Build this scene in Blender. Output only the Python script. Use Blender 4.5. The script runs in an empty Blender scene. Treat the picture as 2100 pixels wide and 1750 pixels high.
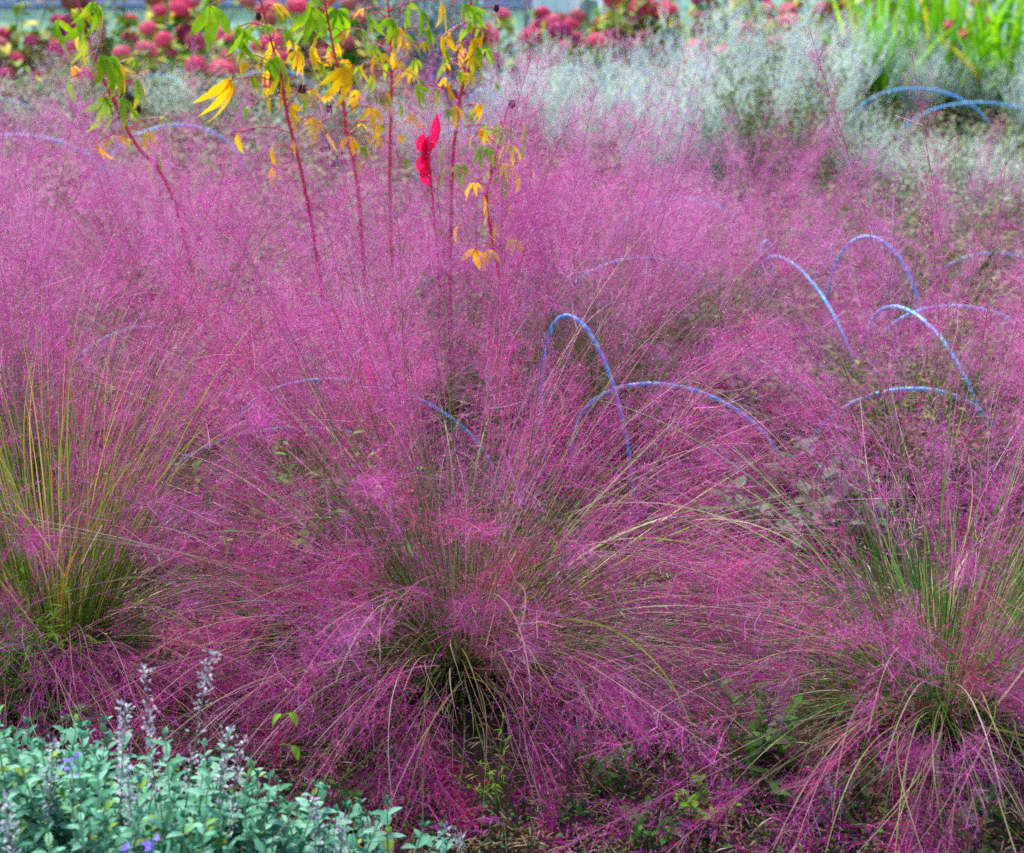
import bpy, math, numpy as np
from mathutils import Vector
R = math.radians
S = bpy.context.scene
C = S.collection
PI = math.pi

# ------------------------------------------------------------------ camera
CAM_H, PITCH, FPX, W, H = 1.6, R(21.5), 1592.0, 1024.0, 853.0
cd = bpy.data.cameras.new('camera'); cam = bpy.data.objects.new('camera', cd); C.objects.link(cam)
cam.location = (0, 0, CAM_H); cam.rotation_euler = (PI / 2 - PITCH, 0, 0)
cd.sensor_width = 36.0; cd.lens = 36.0 * FPX / W; cd.clip_start = 0.05; cd.clip_end = 500
cd.dof.use_dof = True; cd.dof.focus_distance = 3.0; cd.dof.aperture_fstop = 4.0
S.camera = cam

# ------------------------------------------------------------------ world, sun, exposure
SUN_EL, SUN_AZ = R(52), R(-25)
w = bpy.data.worlds.new('World'); S.world = w; w.use_nodes = True
nt = w.node_tree
sky = nt.nodes.new('ShaderNodeTexSky'); sky.sky_type = 'NISHITA'; sky.sun_disc = False
sky.sun_elevation = SUN_EL; sky.sun_rotation = SUN_AZ; sky.air_density = 1.0; sky.dust_density = 1.5
nt.links.new(sky.outputs[0], nt.nodes['Background'].inputs[0])
nt.nodes['Background'].inputs[1].default_value = 0.125
sd = bpy.data.lights.new('sun', 'SUN'); sd.energy = 3.0; sd.angle = R(16); sd.color = (1.0, 0.95, 0.88)
sun = bpy.data.objects.new('sun', sd); C.objects.link(sun)
dirv = Vector((math.sin(SUN_AZ) * math.cos(SUN_EL), math.cos(SUN_AZ) * math.cos(SUN_EL), math.sin(SUN_EL)))
sun.rotation_euler = (-dirv).to_track_quat('-Z', 'Y').to_euler()
S.view_settings.view_transform = 'Standard'; S.view_settings.look = 'None'
S.view_settings.exposure = 1.33; S.view_settings.gamma = 1.0
S.cycles.max_bounces = 6; S.cycles.diffuse_bounces = 4; S.cycles.glossy_bounces = 1; S.cycles.transmission_bounces = 3
S.cycles.use_denoising = False
S.cycles.use_adaptive_sampling = False

# ------------------------------------------------------------------ pixel -> place (2100x1750 view of the photo)
K = 1024.0 / 2100.0
def at(px, py, Y):
    u = (px * K - W / 2) / FPX; v = (H / 2 - py * K) / FPX
    f = np.array([0, math.cos(PITCH), -math.sin(PITCH)]); up = np.array([0, math.sin(PITCH), math.cos(PITCH)])
    d = f + u * np.array([1.0, 0, 0]) + v * up
    return np.array([0, 0, CAM_H]) + d * (Y / d[1])
def onground(px, py, z=0.0):
    u = (px * K - W / 2) / FPX; v = (H / 2 - py * K) / FPX
    f = np.array([0, math.cos(PITCH), -math.sin(PITCH)]); up = np.array([0, math.sin(PITCH), math.cos(PITCH)])
    d = f + u * np.array([1.0, 0, 0]) + v * up
    return np.array([0, 0, CAM_H]) + d * ((z - CAM_H) / d[2])

# ------------------------------------------------------------------ mesh helpers
class MB:
    def __init__(s): s.v = []; s.q = []; s.t = []; s.qm = []; s.tm = []; s.n = 0
    def add(s, V, Q=None, T=None, m=0):
        V = np.asarray(V, np.float32).reshape(-1, 3)
        if Q is not None and len(Q):
            Q = np.asarray(Q, np.int32).reshape(-1, 4); s.q.append(Q + s.n)
            s.qm.append(np.broadcast_to(np.asarray(m, np.int32), (len(Q),)).copy())
        if T is not None and len(T):
            T = np.asarray(T, np.int32).reshape(-1, 3); s.t.append(T + s.n)
            s.tm.append(np.broadcast_to(np.asarray(m, np.int32), (len(T),)).copy())
        s.v.append(V); s.n += len(V)
    def mesh(s, name, mats, smooth=False):
        V = np.concatenate(s.v)
        q = np.concatenate(s.q) if s.q else np.zeros((0, 4), np.int32)
        t = np.concatenate(s.t) if s.t else np.zeros((0, 3), np.int32)
        mi = np.concatenate(s.qm + s.tm)
        me = bpy.data.meshes.new(name)
        me.vertices.add(len(V)); me.vertices.foreach_set('co', V.ravel())
        loops = np.concatenate([q.ravel(), t.ravel()])
        me.loops.add(len(loops)); me.loops.foreach_set('vertex_index', loops)
        np_ = len(q) + len(t); me.polygons.add(np_)
        st = np.concatenate([np.arange(len(q)) * 4, len(q) * 4 + np.arange(len(t)) * 3]).astype(np.int32)
        me.polygons.foreach_set('loop_start', st)
        me.polygons.foreach_set('material_index', mi)
        if smooth: me.polygons.foreach_set('use_smooth', np.ones(np_, bool))
        for m in (mats if isinstance(mats, (list, tuple)) else [mats]): me.materials.append(m)
        me.update(calc_edges=True)
        return me
    def build(s, name, mats, parent=None, smooth=False):
        o = bpy.data.objects.new(name, s.mesh(name, mats, smooth)); C.objects.link(o); o.parent = parent
        return o
def tag(o, label=None, cat=None, group=None, kind=None):
    if cat and not kind: kind = 'thing'
    for k, v in (('label', label), ('category', cat), ('group', group), ('kind', kind)):
        if v: o[k] = v
    return o
def empty(name, loc=(0, 0, 0), rz=0, sc=1.0):
    o = bpy.data.objects.new(name, None); C.objects.link(o); o.location = [float(c) for c in loc]
    o.rotation_euler = (0, 0, rz); o.scale = (sc, sc, sc); o.empty_display_size = 0.05
    return o
def copy_tree(o, parent=None):
    c = o.copy(); C.objects.link(c); c.parent = parent
    for ch in list(o.children): copy_tree(ch, c)
    return c

def frames(Pt, ref=None):
    """Pt (N,K,3) -> T,Nn,B"""
    T = np.gradient(Pt, axis=1); T /= np.linalg.norm(T, axis=2, keepdims=True) + 1e-9
    if ref is None:
        ref = np.zeros((len(Pt), 1, 3)); ch = Pt[:, -1] - Pt[:, 0]
        ref[:, 0, 0] = -ch[:, 1]; ref[:, 0, 1] = ch[:, 0]
        bad = np.linalg.norm(ref[:, 0], axis=1) < 1e-4; ref[bad, 0, 0] = 1
    Nn = np.cross(ref + 0 * T, T); Nn /= np.linalg.norm(Nn, axis=2, keepdims=True) + 1e-9
    B = np.cross(T, Nn)
    return T, Nn, B
def tubes(mb, Pt, rad, sides=3, m=0):
    """Pt (N,K,3), rad (N,K) ; m int or (K-1,)"""
    N, Kk, _ = Pt.shape
    T, Nn, B = frames(Pt)
    rad = np.broadcast_to(rad, (N, Kk))
    a = np.arange(sides) * 2 * PI / sides
    V = Pt[:, :, None] + rad[:, :, None, None] * (np.cos(a)[None, None, :, None] * Nn[:, :, None] + np.sin(a)[None, None, :, None] * B[:, :, None])
    idx = np.arange(N * Kk * sides).reshape(N, Kk, sides)
    a0 = idx[:, :-1, :]; a1 = idx[:, 1:, :]
    Q = np.stack([a0, np.roll(a0, -1, 2), np.roll(a1, -1, 2), a1], -1)
    mm = np.broadcast_to(np.asarray(m), (Kk - 1,)); mm = np.broadcast_to(mm[None, :, None], Q.shape[:3])
    mb.add(V.reshape(-1, 3), Q.reshape(-1, 4), m=mm.ravel())
def ribbons(mb, Pt, wid, rng, m=0, twist=True, mper=None):
    """flat tapering blades. Pt (N,K,3), wid (N,K)"""
    N, Kk, _ = Pt.shape
    T, Nn, B = frames(Pt)
    wid = np.broadcast_to(wid, (N, Kk))
    ph = rng.uniform(-0.9, 0.9, (N, 1)) if twist else np.zeros((N, 1))
    ph = ph + (rng.uniform(-1.2, 1.2, (N, 1)) * np.linspace(0, 1, Kk)[None] if twist else 0)
    sd = np.cos(ph)[..., None] * B + np.sin(ph)[..., None] * Nn
    V = np.stack([Pt - sd * wid[..., None] / 2, Pt + sd * wid[..., None] / 2], 2)
    idx = np.arange(N * Kk * 2).reshape(N, Kk, 2)
    Q = np.stack([idx[:, :-1, 0], idx[:, :-1, 1], idx[:, 1:, 1], idx[:, 1:, 0]], -1)
    if mper is not None: m = np.broadcast_to(mper[:, None], Q.shape[:2]).ravel()
    elif np.ndim(m): m = np.broadcast_to(np.asarray(m)[None], Q.shape[:2]).ravel()
    mb.add(V.reshape(-1, 3), Q.reshape(-1, 4), m=m)
def scatter(mb, V, Q, Mx, Tr, m=0, T3=None):
    """template V (n,3), Q (k,4), Mx (N,3,3), Tr (N,3); m scalar, or (N,)"""
    V = np.asarray(V, float); N = len(Tr)
    P = np.einsum('nij,vj->nvi', Mx, V) + np.asarray(Tr)[:, None]
    off = (np.arange(N) * len(V))[:, None, None]
    if Q is not None and len(Q):
        QQ = np.asarray(Q)[None] + off
        mm = np.broadcast_to(np.asarray(m)[:, None], QQ.shape[:2]).ravel() if np.ndim(m) else m
        mb.add(P.reshape(-1, 3), QQ.reshape(-1, 4), m=mm)
    else:
        TT = np.asarray(T3)[None] + off
        mm = np.broadcast_to(np.asarray(m)[:, None], TT.shape[:2]).ravel() if np.ndim(m) else m
        mb.add(P.reshape(-1, 3), None, TT.reshape(-1, 3), m=mm)
def basis(d, rng=None, roll=None, up=(0, 0, 1)):
    """matrices whose Y column is d, Z column mostly up"""
    d = np.asarray(d, float); d = d / (np.linalg.norm(d, axis=1, keepdims=True) + 1e-9)
    u = np.broadcast_to(np.asarray(up, float), d.shape)
    x = np.cross(d, u); n = np.linalg.norm(x, axis=1, keepdims=True); x = np.where(n < 1e-3, np.array([1.0, 0, 0]), x / (n + 1e-9))
    z = np.cross(x, d)
    if roll is not None:
        c, s_ = np.cos(roll)[:, None], np.sin(roll)[:, None]
        x, z = c * x + s_ * z, -s_ * x + c * z
    return np.stack([x, d, z], 2)
def leaf_t(n=5, wid=0.5, droop=0.25, fold=0.15, peak=0.4, serr=0.0, wave=0.0):
    """leaf along +Y length 1, 3 verts across"""
    t = np.linspace(0, 1, n + 1)
    prof = np.sin(PI * t ** (math.log(0.5) / math.log(peak))) ** 0.85 * wid / 2
    prof[0] = 0.02; prof[-1] = 0.004
    if serr: prof = prof * (1 + serr * (np.arange(n + 1) % 2 - 0.5))
    z = -droop * t ** 2 + wave * np.sin(t * 9)
    y = t * (1 - 0.3 * droop * t)
    V = np.stack([np.stack([-prof, y, z + fold * prof * 2], 1), np.stack([0 * t, y, z], 1), np.stack([prof, y, z + fold * prof * 2], 1)], 1).reshape(-1, 3)
    Q = []
    for i in range(n):
        for j in range(2):
            a = i * 3 + j; Q.append((a, a + 1, a + 4, a + 3))
    return V, np.array(Q)
def bez(pts, n=24):
    """smooth curve through control points (Catmull-Rom)"""
    P = np.array(pts, float)
    if len(P) == 2: return P[0] + (P[1] - P[0]) * np.linspace(0, 1, n)[:, None]
    P = np.vstack([2 * P[0] - P[1], P, 2 * P[-1] - P[-2]])
    seg = len(P) - 3; u = np.linspace(0, seg - 1e-6, n); i = u.astype(int); t = (u - i)[:, None]
    a, b, c, d = P[i], P[i + 1], P[i + 2], P[i + 3]
    return 0.5 * (2 * b + (c - a) * t + (2 * a - 5 * b + 4 * c - d) * t ** 2 + (3 * b - a - 3 * c + d) * t ** 3)

# ------------------------------------------------------------------ materials
def mat(name, c1, c2=None, trans=0.25, rough=0.6, spec=0.2, rnd='island', stops=None, noise=None, bump=0):
    m = bpy.data.materials.new(name); m.use_nodes = True; t = m.node_tree; N = t.nodes; L = t.links
    p = N['Principled BSDF']; out = N['Material Output']
    p.inputs['Roughness'].default_value = rough; p.inputs['Specular IOR Level'].default_value = spec
    col = None; vein = name in ('lobed_leaf', 'yellowed_leaf', 'broad_leaf')
    if c2 is not None or stops:
        r = N.new('ShaderNodeValToRGB'); e = r.color_ramp.elements
        st = stops or [(0, c1), (1, c2)]
        e[0].position = st[0][0]; e[0].color = (*st[0][1], 1); e[1].position = st[-1][0]; e[1].color = (*st[-1][1], 1)
        for pos, c in st[1:-1]:
            k = e.new(pos); k.color = (*c, 1)
        if rnd == 'island': src = N.new('ShaderNodeNewGeometry').outputs['Random Per Island']
        elif rnd == 'object': src = N.new('ShaderNodeObjectInfo').outputs['Random']
        else:
            tc = N.new('ShaderNodeTexCoord'); nz = N.new('ShaderNodeTexNoise'); nz.inputs['Scale'].default_value = noise or 8
            nz.inputs['Detail'].default_value = 8; nz.inputs['Roughness'].default_value = 0.7
            L.new(tc.outputs['Object'], nz.inputs['Vector']); mr = N.new('ShaderNodeMapRange')
            mr.inputs[1].default_value = 0.3; mr.inputs[2].default_value = 0.7; L.new(nz.outputs[0], mr.inputs[0]); src = mr.outputs[0]
        L.new(src, r.inputs[0]); col = r.outputs[0]; L.new(col, p.inputs['Base Color'])
    else: p.inputs['Base Color'].default_value = (*c1, 1)
    if bump:
        b = N.new('ShaderNodeBump'); b.inputs['Strength'].default_value = bump; b.inputs['Distance'].default_value = 0.02
        nz2 = N.new('ShaderNodeTexNoise'); nz2.inputs['Scale'].default_value = 60; nz2.inputs['Detail'].default_value = 6
        L.new(nz2.outputs[0], b.inputs['Height']); L.new(b.outputs[0], p.inputs['Normal'])
    if trans:
        tr = N.new('ShaderNodeBsdfTranslucent'); mx = N.new('ShaderNodeMixShader'); mx.inputs[0].default_value = trans
        if col is not None: L.new(col, tr.inputs[0])
        else: tr.inputs[0].default_value = (*c1, 1)
        L.new(p.outputs[0], mx.inputs[1]); L.new(tr.outputs[0], mx.inputs[2]); L.new(mx.outputs[0], out.inputs[0])
    return m
M = {}
# muhly
M['branch'] = mat('plume_thread', None, None, spec=0, trans=.22, rough=.5, stops=[(0, (.22, .01, .10)), (.3, (.52, .03, .28)), (.7, (.76, .085, .46)), (1, (.86, .26, .66))])
M['spike'] = mat('plume_spikelet', None, None, spec=.08, trans=.3, rough=.45, stops=[(0, (.40, .02, .16)), (.6, (.74, .09, .38)), (.88, (.88, .28, .52)), (1, (.95, .64, .58))])
M['branch_rosy'] = mat('rosy_plume_thread', None, None, spec=0, trans=.25, rough=.5, stops=[(0, (.26, .01, .07)), (.4, (.60, .03, .20)), (.8, (.84, .11, .36)), (1, (.90, .32, .48))])
M['branch_mauve'] = mat('mauve_plume_thread', None, None, spec=0, trans=.25, rough=.5, stops=[(0, (.28, .02, .16)), (.35, (.58, .07, .40)), (.75, (.78, .22, .62)), (1, (.90, .50, .80))])
M['branch_far'] = mat('pale_plume_thread', None, None, spec=0, trans=.3, rough=.5, stops=[(0, (.34, .03, .22)), (.35, (.68, .12, .48)), (.7, (.86, .30, .69)), (1, (.95, .60, .87))])  # far clumps: paler, more violet thread colours than the near plumes
M['spike_far'] = mat('pale_spikelet', None, None, spec=.08, trans=.3, rough=.45, stops=[(0, (.55, .07, .32)), (.6, (.86, .32, .60)), (1, (.94, .74, .80))])  # far clumps: paler set of the near spikelet colours
M['blade_gold'] = mat('golden_green_blade', None, None, trans=.35, rough=.4, spec=.35, stops=[(0, (.05, .16, .01)), (.45, (.16, .34, .02)), (.75, (.42, .44, .08)), (.92, (.60, .46, .18)), (1, (.80, .30, .04))])
M['blade_green'] = mat('fresh_green_blade', None, None, trans=.35, rough=.4, spec=.35, stops=[(0, (.02, .10, .01)), (.5, (.06, .24, .02)), (.85, (.20, .38, .06)), (1, (.50, .44, .20))])
M['culm'] = mat('grass_culm', None, None, trans=.1, rough=.4, spec=.4, stops=[(0, (.10, .15, .03)), (.45, (.20, .27, .06)), (.75, (.42, .40, .16)), (1, (.58, .40, .26))])
M['culm_top'] = mat('grass_culm_tip', None, None, trans=.1, rough=.4, spec=.4, stops=[(0, (.38, .10, .20)), (.6, (.50, .22, .28)), (.9, (.60, .44, .34)), (1, (.80, .70, .62))])
M['blade'] = mat('grass_blade', None, None, trans=.3, rough=.4, spec=.35, stops=[(0, (.03, .09, .015)), (.45, (.08, .17, .03)), (.7, (.16, .24, .05)), (.86, (.35, .30, .10)), (1, (.42, .27, .14))])
M['pale_blade'] = mat('pale_arching_blade', None, None, trans=.2, rough=.5, spec=.15, rnd='object', stops=[(0, (.16, .30, .16)), (.35, (.28, .42, .12)), (.7, (.50, .52, .24)), (1, (.60, .56, .46))])
M['straw'] = mat('dry_blade', None, None, trans=.2, rough=.5, stops=[(0, (.18, .14, .05)), (.5, (.32, .23, .12)), (.85, (.40, .34, .22)), (1, (.60, .54, .42))])
# others
M['soil'] = mat('garden_soil', None, None, trans=0, rough=.95, rnd='noise', noise=9, bump=.8, stops=[(0, (.010, .008, .007)), (.45, (.028, .020, .014)), (.75, (.045, .035, .018)), (1, (.035, .055, .018))])
M['moss'] = mat('cover_leaf', None, None, trans=.2, stops=[(0, (.012, .045, .01)), (.4, (.035, .10, .015)), (.6, (.08, .12, .02)), (.75, (.15, .06, .015)), (.92, (.12, .03, .015)), (1, (.20, .15, .07))])
M['clover'] = mat('clover_leaf', (.04, .16, .02), (.12, .32, .04), trans=.3)
M['sage'] = mat('sage_leaf', None, None, trans=.15, rough=.75, stops=[(0, (.04, .18, .09)), (.4, (.10, .34, .20)), (.90, (.24, .52, .38)), (.96, (.16, .34, .05)), (1, (.30, .42, .06))])
M['sage_stem'] = mat('sage_stem', (.20, .32, .20), (.36, .40, .28), trans=0)
M['dry_stem'] = mat('dry_stem', (.16, .12, .10), (.30, .24, .20), trans=0)
M['calyx'] = mat('dry_calyx', (.42, .42, .50), (.74, .73, .82), trans=.2)
M['violet'] = mat('violet_petal', (.16, .10, .75), (.32, .20, .90), trans=.3)
M['hib_stem'] = mat('red_stem', (.50, .01, .07), (.66, .04, .12), trans=0, rnd='noise', noise=14, rough=.4, spec=.4)
M['hib_leaf'] = mat('lobed_leaf', None, None, trans=.4, rough=.45, rnd='noise', noise=9, stops=[(0, (.10, .34, .01)), (.6, (.30, .56, .01)), (.85, (.75, .68, .02)), (1, (.85, .35, .02))])
M['hib_yel'] = mat('yellowed_leaf', None, None, trans=.4, rough=.45, rnd='noise', noise=14, stops=[(0, (.50, .55, .02)), (.4, (.90, .66, .01)), (.78, (.95, .50, .01)), (1, (.80, .14, .03))])
M['pod'] = mat('seed_pod', (.04, .008, .02), (.10, .02, .04), trans=0)
M['crimson'] = mat('crimson_bract', None, None, trans=.4, rnd='noise', noise=30, stops=[(0, (.65, .005, .08)), (1, (.95, .02, .16))])
M['hyd_head'] = mat('dusty_pink_floret', None, None, trans=.3, rnd='object', stops=[(0, (.80, .08, .22)), (.4, (.92, .20, .34)), (.7, (.62, .22, .20)), (.85, (.48, .16, .12)), (1, (.55, .03, .22))])
M['hyd_leaf'] = mat('shrub_leaf', None, None, trans=.35, stops=[(0, (.06, .22, .02)), (.4, (.20, .42, .03)), (.7, (.48, .60, .05)), (.92, (.78, .66, .12)), (1, (.75, .25, .05))])
M['wood_stem'] = mat('woody_stem', (.12, .10, .06), (.25, .25, .14), trans=0)
M['silver'] = mat('silver_sprig', None, None, trans=.3, rough=.7, stops=[(0, (.58, .70, .66)), (.5, (.80, .88, .87)), (1, (.92, .95, .96))])
M['silver_leaf'] = mat('grey_green_leaf', None, None, trans=.3, rough=.7, stops=[(0, (.22, .38, .20)), (.5, (.42, .58, .38)), (1, (.62, .74, .58))])
M['seed'] = mat('seed_head', (.10, .05, .02), (.28, .14, .05), trans=0)
M['teal'] = mat('blue_green_needle', (.16, .38, .38), (.34, .62, .62), trans=.2)
M['strap'] = mat('strap_leaf', None, None, trans=.45, rough=.4, stops=[(0, (.08, .34, .01)), (.6, (.28, .62, .01)), (.88, (.42, .62, .02)), (1, (.75, .55, .05))])
M['blue'] = mat('hoop_blue', (.04, .42, 1.0), trans=0, rough=.4, spec=.4)
M['white'] = mat('hoop_white', (.42, .70, .98), trans=0, rough=.5)
M['fence'] = mat('green_wire', (.16, .36, .32), (.26, .46, .42), trans=0, rough=.5)
M['rail'] = mat('grey_paint', (.30, .36, .50), (.36, .42, .56), trans=0, rnd='noise', rough=.5)
M['whitep'] = mat('white_paint', (.86, .88, .92), (.80, .82, .86), trans=0, rnd='noise')
M['lawn'] = mat('turf', None, None, trans=0, rnd='noise', noise=3, rough=.9, stops=[(0, (.04, .10, .07)), (.5, (.10, .22, .16)), (1, (.16, .32, .26))])
M['cabbage'] = mat('broad_leaf', None, None, trans=.25, rnd='noise', noise=12, stops=[(0, (.08, .17, .09)), (.6, (.17, .28, .18)), (1, (.24, .34, .14))])
M['olive'] = mat('olive_leaf', None, None, trans=.3, stops=[(0, (.04, .10, .02)), (.5, (.12, .20, .04)), (.85, (.26, .32, .07)), (1, (.30, .14, .05))])
M['pale_cover'] = mat('pale_cover_leaf', None, None, trans=.3, stops=[(0, (.06, .12, .03)), (.4, (.14, .22, .07)), (.8, (.28, .32, .13)), (1, (.40, .24, .18))])
M['orange'] = mat('orange_petal', (.95, .30, .01), (.95, .45, .02), trans=.3)
M['magenta'] = mat('magenta_petal', (.80, .02, .40), (.90, .05, .50), trans=.3)
M['lime'] = mat('lime_sprig', (.16, .40, .02), (.34, .58, .05), trans=.4)

# ------------------------------------------------------------------ ground
g = MB()
nx = 120
xs = np.linspace(-1, 1, nx); xs = np.sign(xs) * np.abs(xs) ** 2.2 * 200
ys = np.linspace(0, 1, nx) ** 2.6 * 300 - 4
X, Y = np.meshgrid(xs, ys)
Z = 0.012 * np.sin(X * 5.1 + 1) * np.sin(Y * 4.3) + 0.008 * np.sin(X * 11) * np.cos(Y * 9) - 0.012
Z = np.where(Y > 9, -0.012, Z)
idx = np.arange(nx * nx).reshape(nx, nx)
g.add(np.stack([X, Y, Z], -1).reshape(-1, 3), np.stack([idx[:-1, :-1], idx[:-1, 1:], idx[1:, 1:], idx[1:, :-1]], -1).reshape(-1, 4))
tag(g.build('ground', M['soil'], smooth=True), kind='structure')
g = MB(); V = [(-60, 10.3, .004), (60, 10.3, .004), (60, 200, .004), (-60, 200, .004)]
g.add(V, [(0, 1, 2, 3)]); tag(g.build('lawn', M['lawn']), kind='structure')

# ------------------------------------------------------------------ muhly grass
def panicle_templates(rng, n, nbr=44, nped=8, wb=.0007, wp=.0005, ws=.0012, rad=.125):
    out = []
    for _ in range(n):
        P = []; mats = []
        z0 = rng.uniform(0, .96, nbr); az = rng.uniform(0, 2 * PI, nbr)
        lb = rng.uniform(.35, 1.15, nbr) * rad * (1.05 - .55 * z0)
        an = R(1) * rng.uniform(18, 74, nbr)
        # branch as 3 points; coordinates (x,y metres, s metres along axis beyond z0)
        def pt(i, t):
            r = lb[i] * t * np.sin(an[i]) * (1 - .12 * t); s = lb[i] * t * np.cos(an[i])
            return r * np.cos(az[i]), r * np.sin(az[i]), s
        I = np.arange(nbr)
        tt = np.array([0, .5, 1.0])
        X3 = np.stack([np.stack(pt(I, t), -1) for t in tt], 1)          # nbr,3,3
        X3[:, 1:, :] += rng.normal(0, .0035, (nbr, 2, 3))
        sd = rng.normal(0, 1, (nbr, 1, 3)); sd /= np.linalg.norm(sd, axis=2, keepdims=True)
        A = np.stack([X3 - sd * wb / 2, X3 + sd * wb / 2], 2)            # nbr,3,2,3
        Zb = np.broadcast_to(z0[:, None, None], A.shape[:3])
        # pedicels
        bi = np.repeat(I, nped); t0 = rng.uniform(.15, 1, nbr * nped)
        k = np.minimum((t0 * 2).astype(int), 1); f = (t0 * 2 - k)[:, None]
        base = X3[bi, k] * (1 - f) + X3[bi, k + 1] * f
        d = rng.normal(0, 1, (len(bi), 3)); d[:, 2] += .5; d /= np.linalg.norm(d, axis=1, keepdims=True)
        lp = rng.uniform(.010, .032, (len(bi), 1)); tip = base + d * lp
        s2 = rng.normal(0, 1, d.shape); s2 = np.cross(s2, d); s2 /= np.linalg.norm(s2, axis=1, keepdims=True)
        T1 = np.stack([base - s2 * wp / 2, base + s2 * wp / 2, tip], 1)  # tri
        d2 = d + rng.normal(0, .35, d.shape); d2 /= np.linalg.norm(d2, axis=1, keepdims=True)
        ls = rng.uniform(.003, .007, (len(bi), 1))
        T2 = np.stack([tip - s2 * ws / 2, tip + s2 * ws / 2, tip + d2 * ls], 1)
        zt = z0[bi][:, None] + np.zeros((1, 3))
        out.append((A, Zb, T1, T2, zt))
    return out
def plume(mb, curves, frac, tmpl, rng, zmin=.006, rs=1.0):
    """curves (N,K,3): the panicle takes the last frac of each"""
    N, Kk, _ = curves.shape
    T, Nn, B = frames(curves)
    seg = np.linalg.norm(np.diff(curves, axis=1), axis=2); cum = np.concatenate([np.zeros((N, 1)), np.cumsum(seg, 1)], 1)
    for i in range(N):
        A, Zb, T1, T2, zt = tmpl[rng.integers(len(tmpl))]
        L = cum[i, -1]; s0 = L * (1 - frac[i]); Lp = L * frac[i]; cs, sn = math.cos(rng.uniform(0, 6.28)), 0
        ph = rng.uniform(0, 2 * PI); cs, sn = math.cos(ph), math.sin(ph)
        sc = rs * rng.uniform(.8, 1.2)
        pm = int(rng.choice(3, p=[.5, .18, .32])); kb = rng.random(len(A)) < rng.uniform(.75 if tmpl is TM_far else .5, 1); A = A[kb]; kp = np.repeat(kb, len(T1) // len(kb)); Zb = Zb[kb]; T1 = T1[kp]; T2 = T2[kp]; zt = zt[kp]
        def mp(X, z):
            s = s0 + z * Lp
            over = np.maximum(s + X[..., 2] * sc - L, 0)
            s = np.clip(s + X[..., 2] * sc, 0, L)
            x = (cs * X[..., 0] - sn * X[..., 1]) * sc; y = (sn * X[..., 0] + cs * X[..., 1]) * sc
            r = []
            for c in range(3):
                p = np.interp(s, cum[i], curves[i, :, c]); n = np.interp(s, cum[i], Nn[i, :, c]); b = np.interp(s, cum[i], B[i, :, c]); t = T[i, -1, c]
                r.append(p + x * n + y * b + over * t)
            P = np.stack(r, -1); P[..., 2] = np.maximum(P[..., 2], zmin + .02 * rng.random(P.shape[:-1]) * (P[..., 2] < zmin))
            return P
        a = mp(A, Zb); n = len(a); idx = np.arange(n * 6).reshape(n, 3, 2)
        Q = np.stack([idx[:, :-1, 0], idx[:, :-1, 1], idx[:, 1:, 1], idx[:, 1:, 0]], -1).reshape(-1, 4)
        mb.add(a.reshape(-1, 3), Q, m=pm)
        b1 = mp(T1, zt); b2 = mp(T2, zt); m_ = len(b1)
        mb.add(b1.reshape(-1, 3), None, np.arange(m_ * 3).reshape(-1, 3), m=pm)
        mb.add(b2.reshape(-1, 3), None, np.arange(m_ * 3).reshape(-1, 3), m=3)
def culm_curves(rng, n, L, i0, bend, az=None, base_r=.07, Kk=22, power=1.6, wob=.02):
    az = rng.uniform(0, 2 * PI, n) if az is None else az
    s = np.linspace(0, 1, Kk)
    inc = i0[:, None] + bend[:, None] * s[None] ** power + rng.normal(0, .05, (n, 1)) * np.sin(s[None] * 6 + rng.uniform(0, 6, (n, 1)))
    aw = az[:, None] + rng.normal(0, .16, (n, 1)) * s[None] * 2 + rng.normal(0, .12, (n, 1)) * np.sin(s[None] * 5 + rng.uniform(0, 6, (n, 1)))
    d = np.stack([np.sin(inc) * np.cos(aw), np.sin(inc) * np.sin(aw), np.cos(inc)], -1)
    P = np.concatenate([np.zeros((n, 1, 3)), np.cumsum((d[:, 1:] + d[:, :-1]) / 2, 1)], 1) * (L[:, None, None] / (Kk - 1))
    r = base_r * np.sqrt(rng.random(n)); P[:, :, 0] += (r * np.cos(az))[:, None]; P[:, :, 1] += (r * np.sin(az))[:, None]
    lo = .012 + .02 * rng.random((n, 1))
    P[:, :, 2] = np.where(P[:, :, 2] < lo, lo + (P[:, :, 2] - lo) * .02 * 0 + 0 * lo, P[:, :, 2])
    P[:, 0, 2] = -.01
    return P
NEAR = [M['branch'], M['branch_rosy'], M['branch_mauve'], M['spike']]
rng0 = np.random.default_rng(5)
TM = panicle_templates(rng0, 8)
TM_far = panicle_templates(rng0, 6, nbr=40, nped=8, wb=.0007, wp=.00055, ws=.0012, rad=.13)
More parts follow.
